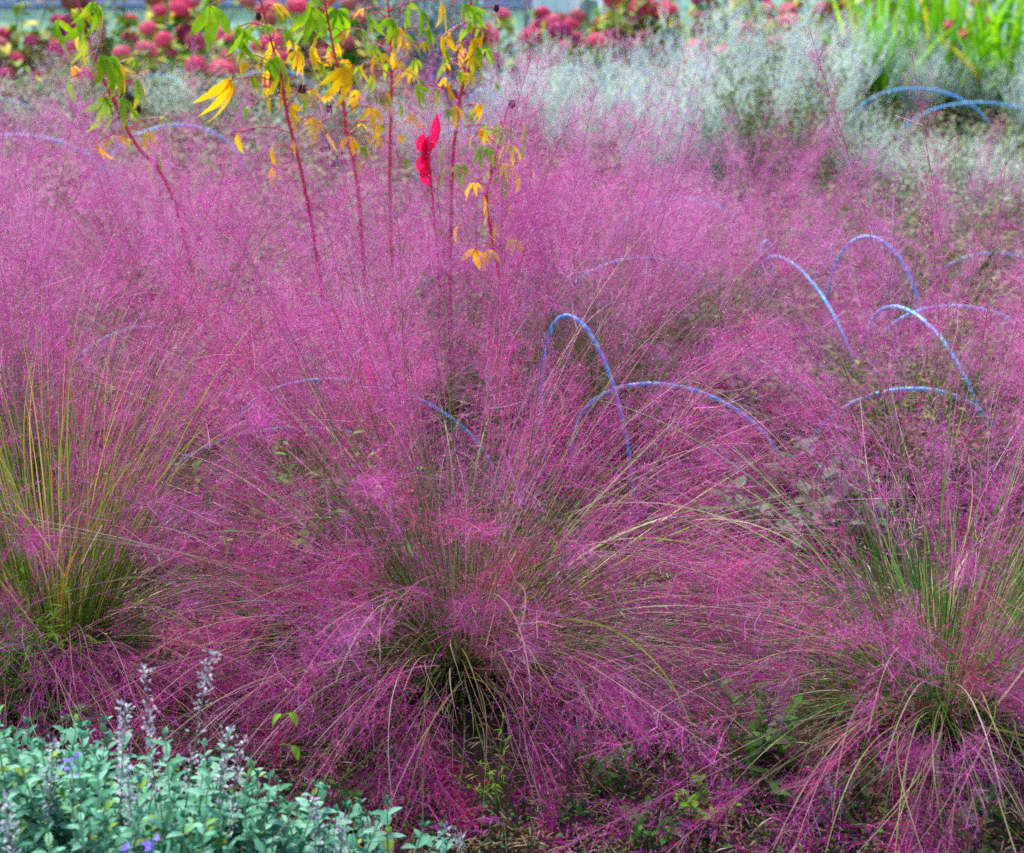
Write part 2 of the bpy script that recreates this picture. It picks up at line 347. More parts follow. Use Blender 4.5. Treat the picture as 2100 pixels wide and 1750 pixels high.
def muhly(name, seed, nup, narch, nblade, tall=1.0, tm=TM, hero=None, loc=(0, 0, 0), up_i=(2, 34), droop_front=0, rs=1.0, base_r=.11, bare=.45, bi=(8, 62), straw=.5, veil=0, bll=(.32, .80), bla=(6, 62), blade='blade', far=False, fan=0, arch=0, tallf=.12):
    rng = np.random.default_rng(seed)
    root = empty(name, loc)
    def cl(n, li, ii, bb, **k):
        return culm_curves(rng, n, rng.uniform(*li, n) * tall, R(1) * rng.uniform(*ii, n), R(1) * rng.uniform(*bb, n), base_r=base_r, **k)
    up = cl(nup, (.56, 1.04), up_i, (8, 34))
    up = np.concatenate([up, cl(int(nup * tallf) + 1, (1.02, 1.2), (2, 18), (5, 20))])
    ar = cl(narch, (.55, .92), (28, 66), (30, 100))
    if droop_front:
        az = rng.uniform(-PI * .95, -PI * .05, droop_front)
        fr = cl(droop_front, (.5, .85), (48, 80), (40, 80), az=az)
        ar = np.concatenate([ar, fr])
    cu = np.concatenate([up, ar])
    if veil:
        cu = np.concatenate([cu, cl(veil, (.34, .56), (18, 62), (10, 70), az=rng.uniform(-PI * .9, -PI * .1, veil))])
    nb = int(len(cu) * bare); br = np.concatenate([cl(nb, (.55, 1.0), bi, (12, 80)), cl(droop_front, (.4, .7), (50, 85), (30, 70), az=rng.uniform(-PI, 0, droop_front))]) if nb else cu[:0]
    plumed = cu; cu = np.concatenate([cu, br]) if nb else cu
    mb = MB(); Kk = cu.shape[1]
    r = np.linspace(.0013, .00032, Kk)[None] * rng.uniform(.7, 1.25, (len(cu), 1))
    mm = (np.arange(Kk - 1) > Kk * .55).astype(int)
    tubes(mb, cu, r, 3, mm)
    st = mb.build('stem', [M['culm'], M['culm_top']], root); tag(st, kind='stuff')
    bl = cl(nblade, bll, bla, (15, 95) if bla[1] > 40 else (4, 45))
    bl2 = cl(int(nblade * .35), (.22, .5), (30, 80), (40, 90))
    mb = MB(); Kb = bl.shape[1]
    t = np.linspace(0, 1, Kb); w_ = (1 - t ** 2.5) * .0030 + .0003
    ribbons(mb, bl, w_[None] * rng.uniform(.6, 1.2, (len(bl), 1)), rng)
    ribbons(mb, bl2, w_[None] * rng.uniform(.6, 1.2, (len(bl2), 1)), rng, mper=(rng.random(len(bl2)) < .6).astype(int))
    if fan:
        fb = cl(fan, (.34, .78), (35, 80), (50, 95), az=rng.uniform(-PI * .98, -PI * .02, fan))
        ribbons(mb, fb, w_[None] * rng.uniform(.5, 1.1, (fan, 1)), rng, mper=(rng.random(fan) < straw).astype(int))
    mb.build('foliage', [M[blade], M['straw']], root)
    for q in range(arch):
        ab = cl(1, (.72, 1.08), (30, 62), (35, 85), az=np.array([rng.choice([0, PI]) + rng.normal(-.25, .5)]))
        mb = MB(); ribbons(mb, ab, ((1 - t ** 3) * .0042 + .0004)[None], rng)
        mb.build('arching_blade', M['pale_blade'] if rng.random() < .6 else M['blade_gold'], root)
    mb = MB()
    plume(mb, plumed, rng.uniform(.34, .55, len(plumed)), tm, rng, rs=rs)
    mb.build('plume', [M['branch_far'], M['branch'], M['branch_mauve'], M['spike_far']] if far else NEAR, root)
    for pts in (hero or []):
        c = bez([np.array(p) - np.array(loc) for p in pts], 30)[None]
        mb = MB(); tubes(mb, c, np.linspace(.0014, .0006, 30)[None], 4, (np.arange(29) > 13).astype(int))
        fs = mb.build('flowering_stem', [M['culm'], M['culm_top']], root)
        mb = MB(); plume(mb, c, np.array([rng.uniform(.42, .5)]), TM, rng, rs=1.0)
        plume(mb, c, np.array([rng.uniform(.35, .42)]), TM, rng, rs=1.0)
        plume(mb, c, np.array([rng.uniform(.30, .36)]), TM, rng, rs=.8)
        mb.build('plume', NEAR, fs)
    return root
gm = 'pink muhly grass clumps in the bed'
LB, MBs, RB = onground(110, 1320), onground(950, 1340), onground(1935, 1440)
b0 = lambda B, dx=0, dy=0, z=.03: (B[0] + dx, B[1] + dy, z)
mid_st = [
 [b0(MBs), at(800, 1080, 2.75), at(560, 860, 2.55), at(530, 862, 2.25)],
 [b0(MBs, -.02), at(880, 1110, 2.72), at(770, 985, 2.5), at(790, 1010, 2.25)],
 [b0(MBs, .02, -.02), at(880, 1120, 2.7), at(930, 1065, 2.55), at(1010, 1100, 2.35)],
 [b0(MBs, .03), at(1080, 1135, 2.75), at(1250, 1115, 2.65), at(1450, 1170, 2.5), at(1590, 1290, 2.4)],
 [b0(MBs, .04), at(1130, 1245, 2.7), at(1300, 1212, 2.6), at(1460, 1255, 2.5), at(1610, 1390, 2.4)],
 [b0(MBs, .03, -.03), at(1050, 1290, 2.65), at(1160, 1340, 2.5), at(1260, 1440, 2.38), at(1330, 1520, 2.3)],
 [b0(MBs, -.03, -.03), at(860, 1260, 2.65), at(760, 1150, 2.6), at(690, 1170, 2.5), at(650, 1270, 2.4)],
 [b0(MBs, .04, .02), at(1110, 1110, 2.9), at(1290, 990, 3.0), at(1520, 880, 3.05), at(1700, 830, 3.05)],
 [b0(MBs, .02, .03), at(1090, 1060, 2.85), at(1250, 900, 2.9), at(1430, 760, 3.0), at(1640, 670, 3.1)],
 [b0(MBs, -.05, -.02), at(800, 1210, 2.7), at(620, 1240, 2.6), at(440, 1330, 2.5), at(300, 1450, 2.4)],
 [b0(MBs, 0, -.05), at(900, 1330, 2.6), at(870, 1450, 2.45), at(900, 1600, 2.3), at(960, 1720, 2.22)],
 [b0(MBs, 0, -.05), at(1000, 1330, 2.6), at(1060, 1450, 2.45), at(1110, 1570, 2.3), at(1140, 1700, 2.22)],
 [b0(MBs, -.02, .03), at(930, 1050, 2.85), at(900, 800, 2.9), at(960, 560, 2.95), at(1100, 80, 3.0)],
 [b0(MBs, .02, .02), at(990, 1050, 2.85), at(1000, 760, 2.9), at(1060, 500, 2.95), at(1170, 240, 3.0)],
]
right_st = [
 [b0(RB), at(1930, 1250, 2.6), at(1980, 1130, 2.45), at(1970, 1200, 2.15)],
 [b0(RB, -.03), at(1800, 1150, 2.65), at(1560, 1090, 2.6), at(1380, 1130, 2.55), at(1240, 1190, 2.5)],
 [b0(RB, -.03, -.02), at(1830, 1240, 2.6), at(1720, 1240, 2.5), at(1640, 1330, 2.4), at(1600, 1500, 2.3)],
 [b0(RB, -.03, .02), at(1760, 1230, 2.7), at(1620, 1150, 2.6), at(1530, 1150, 2.5), at(1460, 1195, 2.4)],
 [b0(RB, -.04, -.02), at(1780, 1440, 2.5), at(1560, 1540, 2.35), at(1330, 1650, 2.2), at(1130, 1750, 2.1)],
 [b0(RB, -.04, -.03), at(1760, 1480, 2.45), at(1560, 1600, 2.28), at(1400, 1720, 2.15), at(1330, 1790, 2.1)],
 [b0(RB, -.02, -.05), at(1880, 1470, 2.42), at(1850, 1520, 2.3), at(1845, 1560, 2.22), at(1920, 1540, 2.15)],
 [b0(RB, -.01, -.04), at(1900, 1560, 2.35), at(1880, 1680, 2.2), at(1850, 1790, 2.1)],
 [b0(RB, .04, -.03), at(2000, 1340, 2.5), at(2070, 1400, 2.4), at(2130, 1480, 2.3)],
 [b0(RB, -.03, .02), at(1830, 1180, 2.7), at(1740, 950, 2.8), at(1660, 700, 2.85), at(1560, 430, 2.95)],
 [b0(RB, -.01, .02), at(1860, 1150, 2.7), at(1850, 850, 2.8), at(1790, 500, 2.9), at(1660, 60, 2.95)],
 [b0(RB, .0, .02), at(1930, 1100, 2.7), at(1950, 800, 2.8), at(1930, 500, 2.9), at(1870, 110, 2.95)],
]
left_st = [
 [b0(LB, .03), at(190, 1180, 2.8), at(230, 1060, 2.7), at(330, 1030, 2.6), at(450, 1075, 2.5)],
 [b0(LB, .03, -.02), at(160, 1170, 2.75), at(220, 1080, 2.65), at(300, 1120, 2.55), at(400, 1260, 2.45)],
 [b0(LB, .04), at(280, 1230, 2.75), at(420, 1180, 2.65), at(560, 1240, 2.5), at(650, 1330, 2.4)],
 [b0(LB, .02, -.04), at(160, 1280, 2.65), at(190, 1370, 2.5), at(230, 1470, 2.35)],
 [b0(LB, -.02, -.02), at(60, 1180, 2.7), at(40, 1070, 2.6), at(75, 1130, 2.35)],
 [b0(LB, .05, .02), at(260, 1060, 2.9), at(350, 850, 3.0), at(470, 700, 3.1)],
 [b0(LB, .0, .02), at(130, 1000, 2.95), at(110, 700, 3.0), at(60, 480, 3.05)],
]
mid = muhly('muhly_clump', 11, 84, 74, 170, fan=170, arch=26, straw=.7, veil=34, bare=.8, blade='blade', tallf=.3, tall=.98, loc=(MBs[0], MBs[1], 0), hero=mid_st, droop_front=32, up_i=(4, 42))
tag(mid, 'central pink muhly grass clump fanning out in the middle of the bed', 'ornamental grass', gm)
rgt = muhly('muhly_clump', 23, 46, 54, 330, fan=150, veil=22, arch=20, bare=.8, bi=(3, 60), blade='blade_green', tall=.95, loc=(RB[0], RB[1], 0), hero=right_st, droop_front=24, up_i=(2, 34))
tag(rgt, 'pink muhly grass clump on the right edge, stems drooping onto the soil', 'ornamental grass', gm)
lft = muhly('muhly_clump', 37, 84, 70, 380, bll=(.42, .88), bla=(1, 30), veil=8, bare=.9, bi=(1, 32), fan=150, blade='blade_gold', tall=.97, loc=(LB[0], LB[1], 0), hero=left_st, droop_front=32, up_i=(1, 30))
tag(lft, 'pink muhly grass clump on the left edge with upright green stems', 'ornamental grass', gm)
# further clumps: two dense kinds and two sparse kinds, then copies
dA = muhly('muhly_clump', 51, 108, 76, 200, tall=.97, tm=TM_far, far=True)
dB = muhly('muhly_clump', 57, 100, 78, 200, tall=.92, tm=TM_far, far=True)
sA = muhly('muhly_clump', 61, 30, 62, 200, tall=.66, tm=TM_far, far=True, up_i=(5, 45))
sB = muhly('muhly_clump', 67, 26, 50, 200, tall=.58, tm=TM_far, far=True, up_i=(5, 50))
used = set()
def put(src, x, y, rz, sc, label, group, cat='ornamental grass', z=0):
    o = src if src.name not in used else copy_tree(src)
    used.add(src.name)
    o.location = (x, y, z); o.rotation_euler = (0, 0, rz); o.scale = (sc, sc, sc)
    tag(o, label, cat, group)
    return o
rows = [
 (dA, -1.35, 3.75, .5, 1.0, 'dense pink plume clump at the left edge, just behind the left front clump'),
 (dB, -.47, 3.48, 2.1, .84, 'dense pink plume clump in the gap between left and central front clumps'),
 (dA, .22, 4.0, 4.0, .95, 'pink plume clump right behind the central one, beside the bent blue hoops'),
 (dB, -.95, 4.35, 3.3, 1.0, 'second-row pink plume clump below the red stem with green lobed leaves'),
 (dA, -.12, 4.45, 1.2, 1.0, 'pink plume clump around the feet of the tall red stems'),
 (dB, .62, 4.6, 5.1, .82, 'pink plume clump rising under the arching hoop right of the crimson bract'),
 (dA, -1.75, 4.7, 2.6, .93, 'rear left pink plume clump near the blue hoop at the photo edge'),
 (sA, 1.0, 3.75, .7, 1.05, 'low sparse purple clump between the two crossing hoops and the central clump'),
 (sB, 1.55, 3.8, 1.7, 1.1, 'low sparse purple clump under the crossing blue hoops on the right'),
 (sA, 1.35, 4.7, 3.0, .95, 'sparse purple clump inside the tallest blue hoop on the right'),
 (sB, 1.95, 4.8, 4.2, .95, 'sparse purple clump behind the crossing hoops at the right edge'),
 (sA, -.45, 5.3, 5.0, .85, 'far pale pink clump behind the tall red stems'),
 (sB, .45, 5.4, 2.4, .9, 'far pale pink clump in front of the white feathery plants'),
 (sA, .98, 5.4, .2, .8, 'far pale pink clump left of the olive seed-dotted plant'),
 (sB, -1.3, 5.5, 1.1, .95, 'far pale clump behind the second row at left'),
 (sA, 2.1, 5.6, 3.9, .75, 'far pale clump below the two pale blue hoops at upper right'),
 (sB, -2.0, 5.7, 3.7, .9, 'far pale clump at the upper left edge'),
]
for (s, x, y, rz, sc, lb) in rows: put(s, x, y, rz, sc, lb, gm)

# ------------------------------------------------------------------ blue hoops
def hoop(p0, apex, p1, label, lean=0.0, r=.0056):
    A = onground(*p0); B = onground(*p1); mid_ = (A + B) / 2
    ax = at(apex[0], apex[1], mid_[1] if len(apex) < 3 else apex[2])
    h = max(ax[2], .15); off = np.array([ax[0] - mid_[0], 0, 0])
    n = 64; t = np.linspace(0, PI, n)
    P = mid_ + np.outer(-np.cos(t) * np.sign(1), (B - A) / 2) * 1.0
    P = P + np.outer(np.sin(t) ** .9, np.array([0, 0, h])) + np.outer(np.sin(t), off)
    P[:, 2] -= .01
    # even spacing
    seg = np.concatenate([[0], np.cumsum(np.linalg.norm(np.diff(P, axis=0), axis=1))]); N = max(60, int(seg[-1] / .0055))
    u = np.linspace(0, seg[-1], N); P = np.stack([np.interp(u, seg, P[:, c]) for c in range(3)], 1)[None]
    sides = 8; T, Nn, Bn = frames(P, ref=np.broadcast_to(np.cross(B - A, [0, 0, 1.0]) / np.linalg.norm(B - A), (1, 1, 3)))
    a = np.arange(sides) * 2 * PI / sides; r = r * (.8 if 'behind the c' in label or 'in front of the wide' in label or 'behind the left' in label else 1)
    V = P[:, :, None] + r * (np.cos(a)[None, None, :, None] * Nn[:, :, None] + np.sin(a)[None, None, :, None] * Bn[:, :, None])
    V = V - A
    idx = np.arange(N * sides).reshape(N, sides)
    Q = np.stack([idx[:-1], np.roll(idx[:-1], -1, 1), np.roll(idx[1:], -1, 1), idx[1:]], -1)
    ii, jj = np.meshgrid(np.arange(N - 1), np.arange(sides), indexing='ij')
    hr = np.random.default_rng(len(label)); mi = (((ii + jj + (hr.integers(0, 2, ii.shape))) % 5) < 2).astype(int); mi = np.where(hr.random(mi.shape) < .12, 1 - mi, mi)
    P = P + 0
    mb = MB(); mb.add(V.reshape(-1, 3), Q.reshape(-1, 4), m=mi.ravel())
    o = mb.build('garden_hoop', [M['blue'], M['white']], smooth=True); o.location = [float(c) for c in A]
    tag(o, label, 'garden hoop', 'blue and white hoops edging the beds')
HO = [
 ((1690, 700), (1790, 480), (1900, 760), 'tallest blue and white hoop on the right, its right leg meeting the crossing hoops'),
 ((1775, 790), (1870, 633), (2030, 960), 'blue and white hoop crossing under the tallest one, long right leg to the green stems'),
 ((1790, 770), (1960, 621), (2170, 780), 'wide blue hoop running off the right edge from the crossing'),
 ((1650, 950), (1880, 790), (2050, 960), 'low wide hoop below the crossing hoops on the right, half hidden by pink plume'),
 ((1560, 640), (1630, 537), (1770, 830), 'purple-veiled blue hoop left of the tallest hoop, with a long right leg'),
 ((1180, 960), (1350, 780), (1620, 990), 'bright blue hoop whose right end comes down beside the grey broad leaves'),
 ((1120, 960), (1168, 640), (1300, 1010), 'narrow bright hoop turned almost edge-on beside the dark green stems'),
 ((1070, 780), (1105, 543), (1140, 760), 'edge-on blue hoop standing like a post right of the central clump'),
 ((1120, 720), (1310, 524), (1500, 700), 'blue hoop veiled by pink plumes above the narrow edge-on hoop'),
 ((860, 700), (960, 522), (1130, 720), 'hoop behind the central plumes under the yellow drooping leaf'),
 ((60, 930), (250, 672), (400, 800), 'hoop behind the left clump, its left leg among green stems'),
 ((470, 990), (690, 770), (1030, 1010), 'wide hoop behind the central clump, crossing its fanned stems'),
 ((330, 1020), (610, 870), (870, 1010), 'low hoop in front of the wide one, left end showing beside the pink starburst'),
 ((180, 460), (350, 252), (520, 420), 'far hoop in the pink haze below the leftmost red stem'),
 ((-160, 420), (40, 272), (260, 440), 'far hoop leaving the photo at the left edge'),
 ((1230, 570), (1390, 403), (1540, 540), 'faint hoop low in the pink haze right of centre'),
 ((1900, 620), (2040, 514), (2180, 620), 'hoop at the right edge above the crossing pair'),
 ((1740, 290), (1875, 177), (2040, 290), 'far pale blue hoop in front of the green strap leaves'),
 ((1840, 300), (2000, 206), (2160, 290), 'far blue hoop overlapping the one before the strap leaves on its right'),
 ((1480, 280), (1590, 166), (1700, 290), 'far hoop arching through the white feathery plants'),
 ((1240, 290), (1320, 207), (1410, 280), 'small far hoop low in front of the white feathery plants'),
 ((1270, 250), (1325, 176), (1420, 250), 'small far hoop directly above the small low one'),
 ((940, 330), (990, 180), (1050, 330), 'far upright hoop right of the crimson bract, crossing another'),
 ((960, 330), (1010, 220), (1060, 320), 'far upright hoop crossing its neighbour right of the crimson bract'),
 ((250, 230), (330, 150), (420, 250), 'far hoop behind the leftmost red stem among pink flower heads'),
 ((440, 240), (560, 140), (660, 240), 'far dark blue hoop behind the first yellow leaves'),
 ((1040, 220), (1180, 137), (1230, 240), 'far hoop below the wire fence, centre of the photo'),
 ((-60, 290), (10, 200), (110, 300), 'far dim hoop at the upper left corner of the bed'),
 ((850, 400), (930, 262), (1000, 380), 'hoop arching behind the crimson bract'),
 ((1540, 660), (1572, 488), (1580, 650), 'edge-on hoop like a short blue stick left of the purple-veiled one'),
 ((870, 230), (900, 150), (960, 230), 'far hoop foot beneath the blue-green shrub'),
 ((1560, 200), (1640, 125), (1720, 200), 'far hoop just under the pink flower heads at upper right'),
]
for p0, ap, p1, lb in HO: hoop(p0, ap, p1, lb)

# ------------------------------------------------------------------ red-stemmed plants with lobed leaves
rngh = np.random.default_rng(77)
def palm_leaf(pos, d, size, lobes, droop, yel, parent, loc):
    n = 10; size = size * .74; V, Q = leaf_t(n, rngh.uniform(.22, .32), droop * rngh.uniform(.8, 1.8), rngh.uniform(.1, .4), rngh.uniform(.38, .55), wave=.03); V[:, 0] += .03 * np.sin(V[:, 1] * rngh.uniform(3, 9)) ; V[:, 0] *= 1 + .12 * np.sin(V[:, 1] * 31)
    mb = MB()
    angs = {1: [0], 3: [-.7, 0, .75], 5: [-1.35, -.65, 0, .6, 1.3]}[lobes]
    for k, a in enumerate(angs):
        s = size * (1 - .32 * abs(a) / 1.35) * rngh.uniform(.9, 1.08)
        a = a + rngh.normal(0, .08)
        rot = np.array([[math.cos(a), math.sin(a), 0], [-math.sin(a), math.cos(a), 0], [0, 0, 1]])
        Mx = basis(np.array([d]))[0] @ rot
        scatter(mb, V * s, Q, Mx[None], (np.array(pos) - loc)[None])
    return mb.build('leaf', M['hib_yel'] if yel else M['hib_leaf'], parent, smooth=True)
def hibiscus(pts, leaves, pods, label, r=.006, extra=24):
    loc = np.array([pts[0][0], pts[0][1], 0.0])
    root = empty('red_stem_plant', loc)
    c = bez(pts, 30); mb = MB(); tubes(mb, (c - loc)[None], np.linspace(r, r * .45, 30)[None], 7)
    mb.build('stem', M['hib_stem'], root, smooth=True)
    for (px, py, size, lobes, ang, dr, yel) in leaves:
        # leaf attached at the nearest stem point by a petiole; ang: picture direction it points (deg, 0 right, 90 up)
        Yd = c[np.argmin(np.abs(c[:, 2] - at(px, py, c[15][1])[2]))][1] + rngh.uniform(-.06, .02)
        P = at(px, py, Yd)
        sp = c[np.argmin(np.linalg.norm(c - (P - np.array([0, 0, .03])), axis=1))]
        mb = MB(); pc = bez([sp, (sp + P) / 2 + np.array([0, 0, .015]), P], 8); tubes(mb, (pc - loc)[None], np.full((1, 8), .0017), 5)
        mb.build('petiole', M['hib_stem'], root, smooth=True)
        a = R(ang); d = np.array([math.cos(a), rngh.uniform(-.25, .1), math.sin(a)])
        palm_leaf(P, d, size, lobes, dr, yel, root, loc)
    for q in range(extra):
        k = rngh.integers(10, 26); sp = c[k]; a = rngh.uniform(0, 2 * PI); P = sp + np.array([math.cos(a) * .05, math.sin(a) * .05, rngh.uniform(-.02, .03)]) * rngh.uniform(.5, 2.2)
        mb = MB(); tubes(mb, (bez([sp, (sp + P) / 2 + np.array([0, 0, .01]), P], 6) - loc)[None], np.full((1, 6), .0012), 4); mb.build('petiole', M['hib_stem'], root)
        palm_leaf(P, np.array([math.cos(a), math.sin(a), rngh.uniform(-1.6, -.2)]), rngh.uniform(.04, .085), int(rngh.choice([1, 3, 3, 5])), .5, int(rngh.random() < .55), root, loc)
    for (px, py, s) in pods:
        Yd = c[np.argmin(np.abs(c[:, 2] - at(px, py, c[15][1])[2]))][1]
        P = at(px, py, Yd) - loc
        sp = c[np.argmin(np.linalg.norm(c - loc - P, axis=1))] - loc
        mb = MB(); tubes(mb, bez([sp, (sp + P) / 2 + [0, 0, .01], P], 6)[None], np.full((1, 6), .0014), 5)
        mb.build('pod_stalk', M['hib_stem'], root)
        mb = MB(); V, Q = leaf_t(4, .55, -.25, .6, .35)
        az = np.arange(7) * 2 * PI / 7; d = np.stack([.5 * np.cos(az), .5 * np.sin(az), np.full(7, .8)], 1)
        scatter(mb, V * s, Q, basis(d), np.repeat(P[None], 7, 0) - [0, 0, s * .5])
        k = np.linspace(0, PI, 7); th = np.arange(8) * PI / 4
        sv = np.stack([np.outer(np.sin(k), np.cos(th)), np.outer(np.sin(k), np.sin(th)), np.outer(np.cos(k), np.ones(8))], -1) * s * .42
        ii = np.arange(56).reshape(7, 8); mb.add(sv.reshape(-1, 3) + P, np.stack([ii[:-1], np.roll(ii[:-1], -1, 1), np.roll(ii[1:], -1, 1), ii[1:]], -1).reshape(-1, 4))
        mb.build('seed_pod', M['pod'], root, smooth=True)
    tag(root, label, 'flowering plant', 'tall red stems with lobed leaves')
def stempts(L, Y, top):
    P = [at(x, y, Y) for (x, y) in L]; b = P[0].copy(); b[2] = 0; b[0] += (P[0][0] - P[1][0]) * .8
    t = at(*top, Y) if isinstance(top, tuple) else P[-1]
    return [b] + P + [t]
hibiscus(stempts([(360, 420), (275, 290), (230, 200), (195, 120)], 4.3, (140, -60)),
 [(170, 55, .17, 5, -70, .5, 0), (120, 40, .15, 3, -100, .4, 0), (205, 115, .15, 3, -50, .5, 0), (225, 120, .15, 5, -60, .45, 0), (145, 160, .10, 1, -95, .4, 0),
  (275, 160, .13, 3, -40, .5, 0), (215, 200, .16, 5, -80, .4, 0), (240, 205, .14, 3, -20, .5, 0), (200, 290, .11, 3, -95, .4, 1), (310, 330, .10, 1, -110, .3, 1),
  (150, 20, .16, 3, -20, .5, 0), (320, 315, .09, 1, -70, .3, 0), (190, 10, .15, 5, -60, .5, 0)],
 [(125, 72, .03), (285, 225, .016)], 'leftmost tall red stem with green drooping lobed leaves')
hibiscus(stempts([(655, 560), (620, 360), (590, 240), (575, 150), (555, 80)], 4.2, (520, -60)),
 [(500, 60, .14, 3, -80, .5, 0), (490, 55, .17, 5, -110, .5, 0), (560, 115, .16, 3, -30, .5, 0), (470, 165, .17, 5, -70, .6, 1), (570, 150, .13, 3, -60, .4, 1),
  (540, 130, .12, 3, -20, .5, 0), (600, 215, .11, 5, -100, .4, 1), (640, 240, .12, 5, -50, .4, 1), (490, 270, .10, 1, -95, .4, 1), (560, 300, .09, 1, -100, .3, 1),
  (560, 10, .10, 3, -10, .5, 1), (430, 10, .16, 3, -90, .5, 0), (580, 60, .10, 3, -40, .5, 0), (615, 190, .12, 3, -30, .4, 0)],
 [(530, 35, .02), (620, 185, .028), (675, 225, .022)], 'red stem hung with big yellow-orange leaves left of centre')
hibiscus(stempts([(735, 400), (712, 280), (700, 180), (680, 80)], 4.35, (655, -60)),
 [(640, 15, .15, 3, -90, .5, 0), (690, 20, .17, 5, -80, .5, 0), (620, 40, .14, 1, -80, .5, 0), (645, 90, .14, 3, -120, .4, 1), (705, 140, .17, 5, -70, .6, 1),
  (695, 130, .12, 3, -20, .5, 0), (760, 220, .10, 3, -90, .4, 1), (770, 250, .11, 3, -60, .4, 1), (735, 320, .10, 1, -80, .3, 1), (640, 0, .16, 3, -120, .5, 0), (740, 60, .12, 3, -40, .4, 0)],
 [(700, 190, .018)], 'second red stem, one long yellow leaf hanging beside a dark pod')
hibiscus(stempts([(800, 420), (800, 300), (803, 150), (800, 60)], 4.5, (790, -60)),
 [(800, 40, .12, 5, -60, .4, 0), (760, 30, .11, 3, -110, .4, 0), (830, 70, .11, 3, -40, .4, 0), (770, 90, .10, 3, -100, .4, 0), (860, 20, .16, 3, -50, .5, 0),
  (850, 120, .10, 3, -80, .4, 0), (820, 140, .09, 3, -70, .4, 1), (745, 130, .10, 1, -100, .4, 1), (870, 60, .10, 3, -20, .4, 0), (790, 190, .10, 3, -60, .4, 1),
  (840, 10, .13, 5, -120, .4, 0), (900, 0, .15, 3, -60, .5, 1), (760, 150, .1, 3, -60, .4, 0)],
 [(875, 95, .018), (810, 130, .014)], 'straight crimson stem with small light green leaves near the top centre')
hibiscus(stempts([(925, 430), (935, 260), (955, 140), (970, 60)], 4.25, (960, -60)),
 [(975, 20, .14, 3, -60, .5, 0), (960, 10, .12, 5, -100, .4, 0), (965, 80, .11, 3, -60, .5, 1), (975, 95, .14, 3, -45, .5, 0), (930, 120, .12, 1, -150, .3, 0), (920, 100, .08, 3, -120, .4, 0),
  (925, 170, .08, 3, -110, .4, 1), (985, 60, .09, 1, -70, .4, 1), (860, 175, .11, 5, -100, .3, 0), (895, 180, .10, 3, -60, .4, 0)],
 [(975, 105, .016), (1018, 18, .02)], 'red stem right of the straight one, long green leaf pointing down right')
hibiscus(stempts([(1035, 640), (1000, 430), (1010, 350), (1030, 270)], 3.9, (1038, 232)),
 [(1025, 250, .07, 5, -110, .3, 0), (1020, 270, .07, 3, -70, .3, 0), (1005, 340, .07, 3, -80, .3, 0), (995, 385, .10, 1, -85, .2, 1), (1005, 330, .06, 3, -20, .3, 0), (990, 400, .10, 1, -75, .2, 1), (1010, 450, .10, 1, -80, .2, 1), (975, 510, .09, 3, -90, .3, 1)],
 [(1050, 215, .022), (1018, 345, .012)], 'short thin red stem topped by a round dark seed head right of the crimson bract', r=.004)

# crimson bract
cr = at(880, 312, 4.0); root = empty('crimson_flower', (cr[0], cr[1], 0))
mb = MB(); tubes(mb, bez([(0, 0, 0), (.02, 0, cr[2] * .5), (0, 0, cr[2] - .02)], 12)[None], np.full((1, 12), .003), 6); mb.build('stem', M['hib_stem'], root, smooth=True)
mb = MB(); rc = np.random.default_rng(3)
for (dx, dz, s, wd) in ((0, -.045, .09, .62), (.006, .0, .09, .5), (-.008, .012, .08, .6), (.0, -.02, .10, .5), (.003, -.07, .09, .6)):
    V, Q = leaf_t(8, wd, .1, .5, .5, wave=.05)
    V = V * .82; scatter(mb, V * s, Q, basis(np.array([(rc.uniform(-.15, .1), rc.uniform(-.3, .2), 1.0)]), roll=np.array([rc.uniform(0, 3)]), up=(0, -1, 0)), np.array([[dx, 0, cr[2] - .02 + dz]]))
V, Q = leaf_t(6, .28, .0, .4, .5); scatter(mb, V * .09, Q, basis(np.array([(.12, 0, 1.0)]), up=(0, -1, 0)), np.array([[.012, 0, cr[2] + .01]]))
mb.build('bract', M['crimson'], root, smooth=True)
tag(root, 'single vivid crimson flower standing out of the pink plumes', 'flower')

# ------------------------------------------------------------------ hydrangea shrubs
def head_mesh(seed, r):
    rg = np.random.default_rng(seed); n = 150
    u = rg.uniform(-.35, 1, n); az = rg.uniform(0, 2 * PI, n); s = np.sqrt(1 - u * u)
    d = np.stack([s * np.cos(az), s * np.sin(az), u * .85], 1)
    pet = np.array([(0, 0, 0), (.5, .2, .1), (.75, 0, .15), (.5, -.2, .1)])
    mb = MB()
    for k in range(4):
        a = k * PI / 2; rot = np.array([[math.cos(a), 0, -math.sin(a)], [0, 1, 0], [math.sin(a), 0, math.cos(a)]])
        Mx = basis(d + rg.normal(0, .2, d.shape), roll=rg.uniform(0, 6, n))
        V = pet[:, [0, 2, 1]] @ rot.T
        scatter(mb, V * r * .30, np.array([[0, 1, 2, 3]]), Mx, d * r)
    mb2 = mb; k = np.linspace(0, PI * .7, 6); th = np.arange(10) * PI / 5
    sv = np.stack([np.outer(np.sin(k), np.cos(th)), np.outer(np.sin(k), np.sin(th)), np.outer(np.cos(k), np.ones(10)) * .85], -1) * r * .93
    ii = np.arange(60).reshape(6, 10); mb2.add(sv.reshape(-1, 3), np.stack([ii[:-1], np.roll(ii[:-1], -1, 1), np.roll(ii[1:], -1, 1), ii[1:]], -1).reshape(-1, 4))
    return mb2.mesh('flower_head', M['hyd_head'])
HM = [head_mesh(i, r) for i, r in enumerate((.056, .045, .064))]
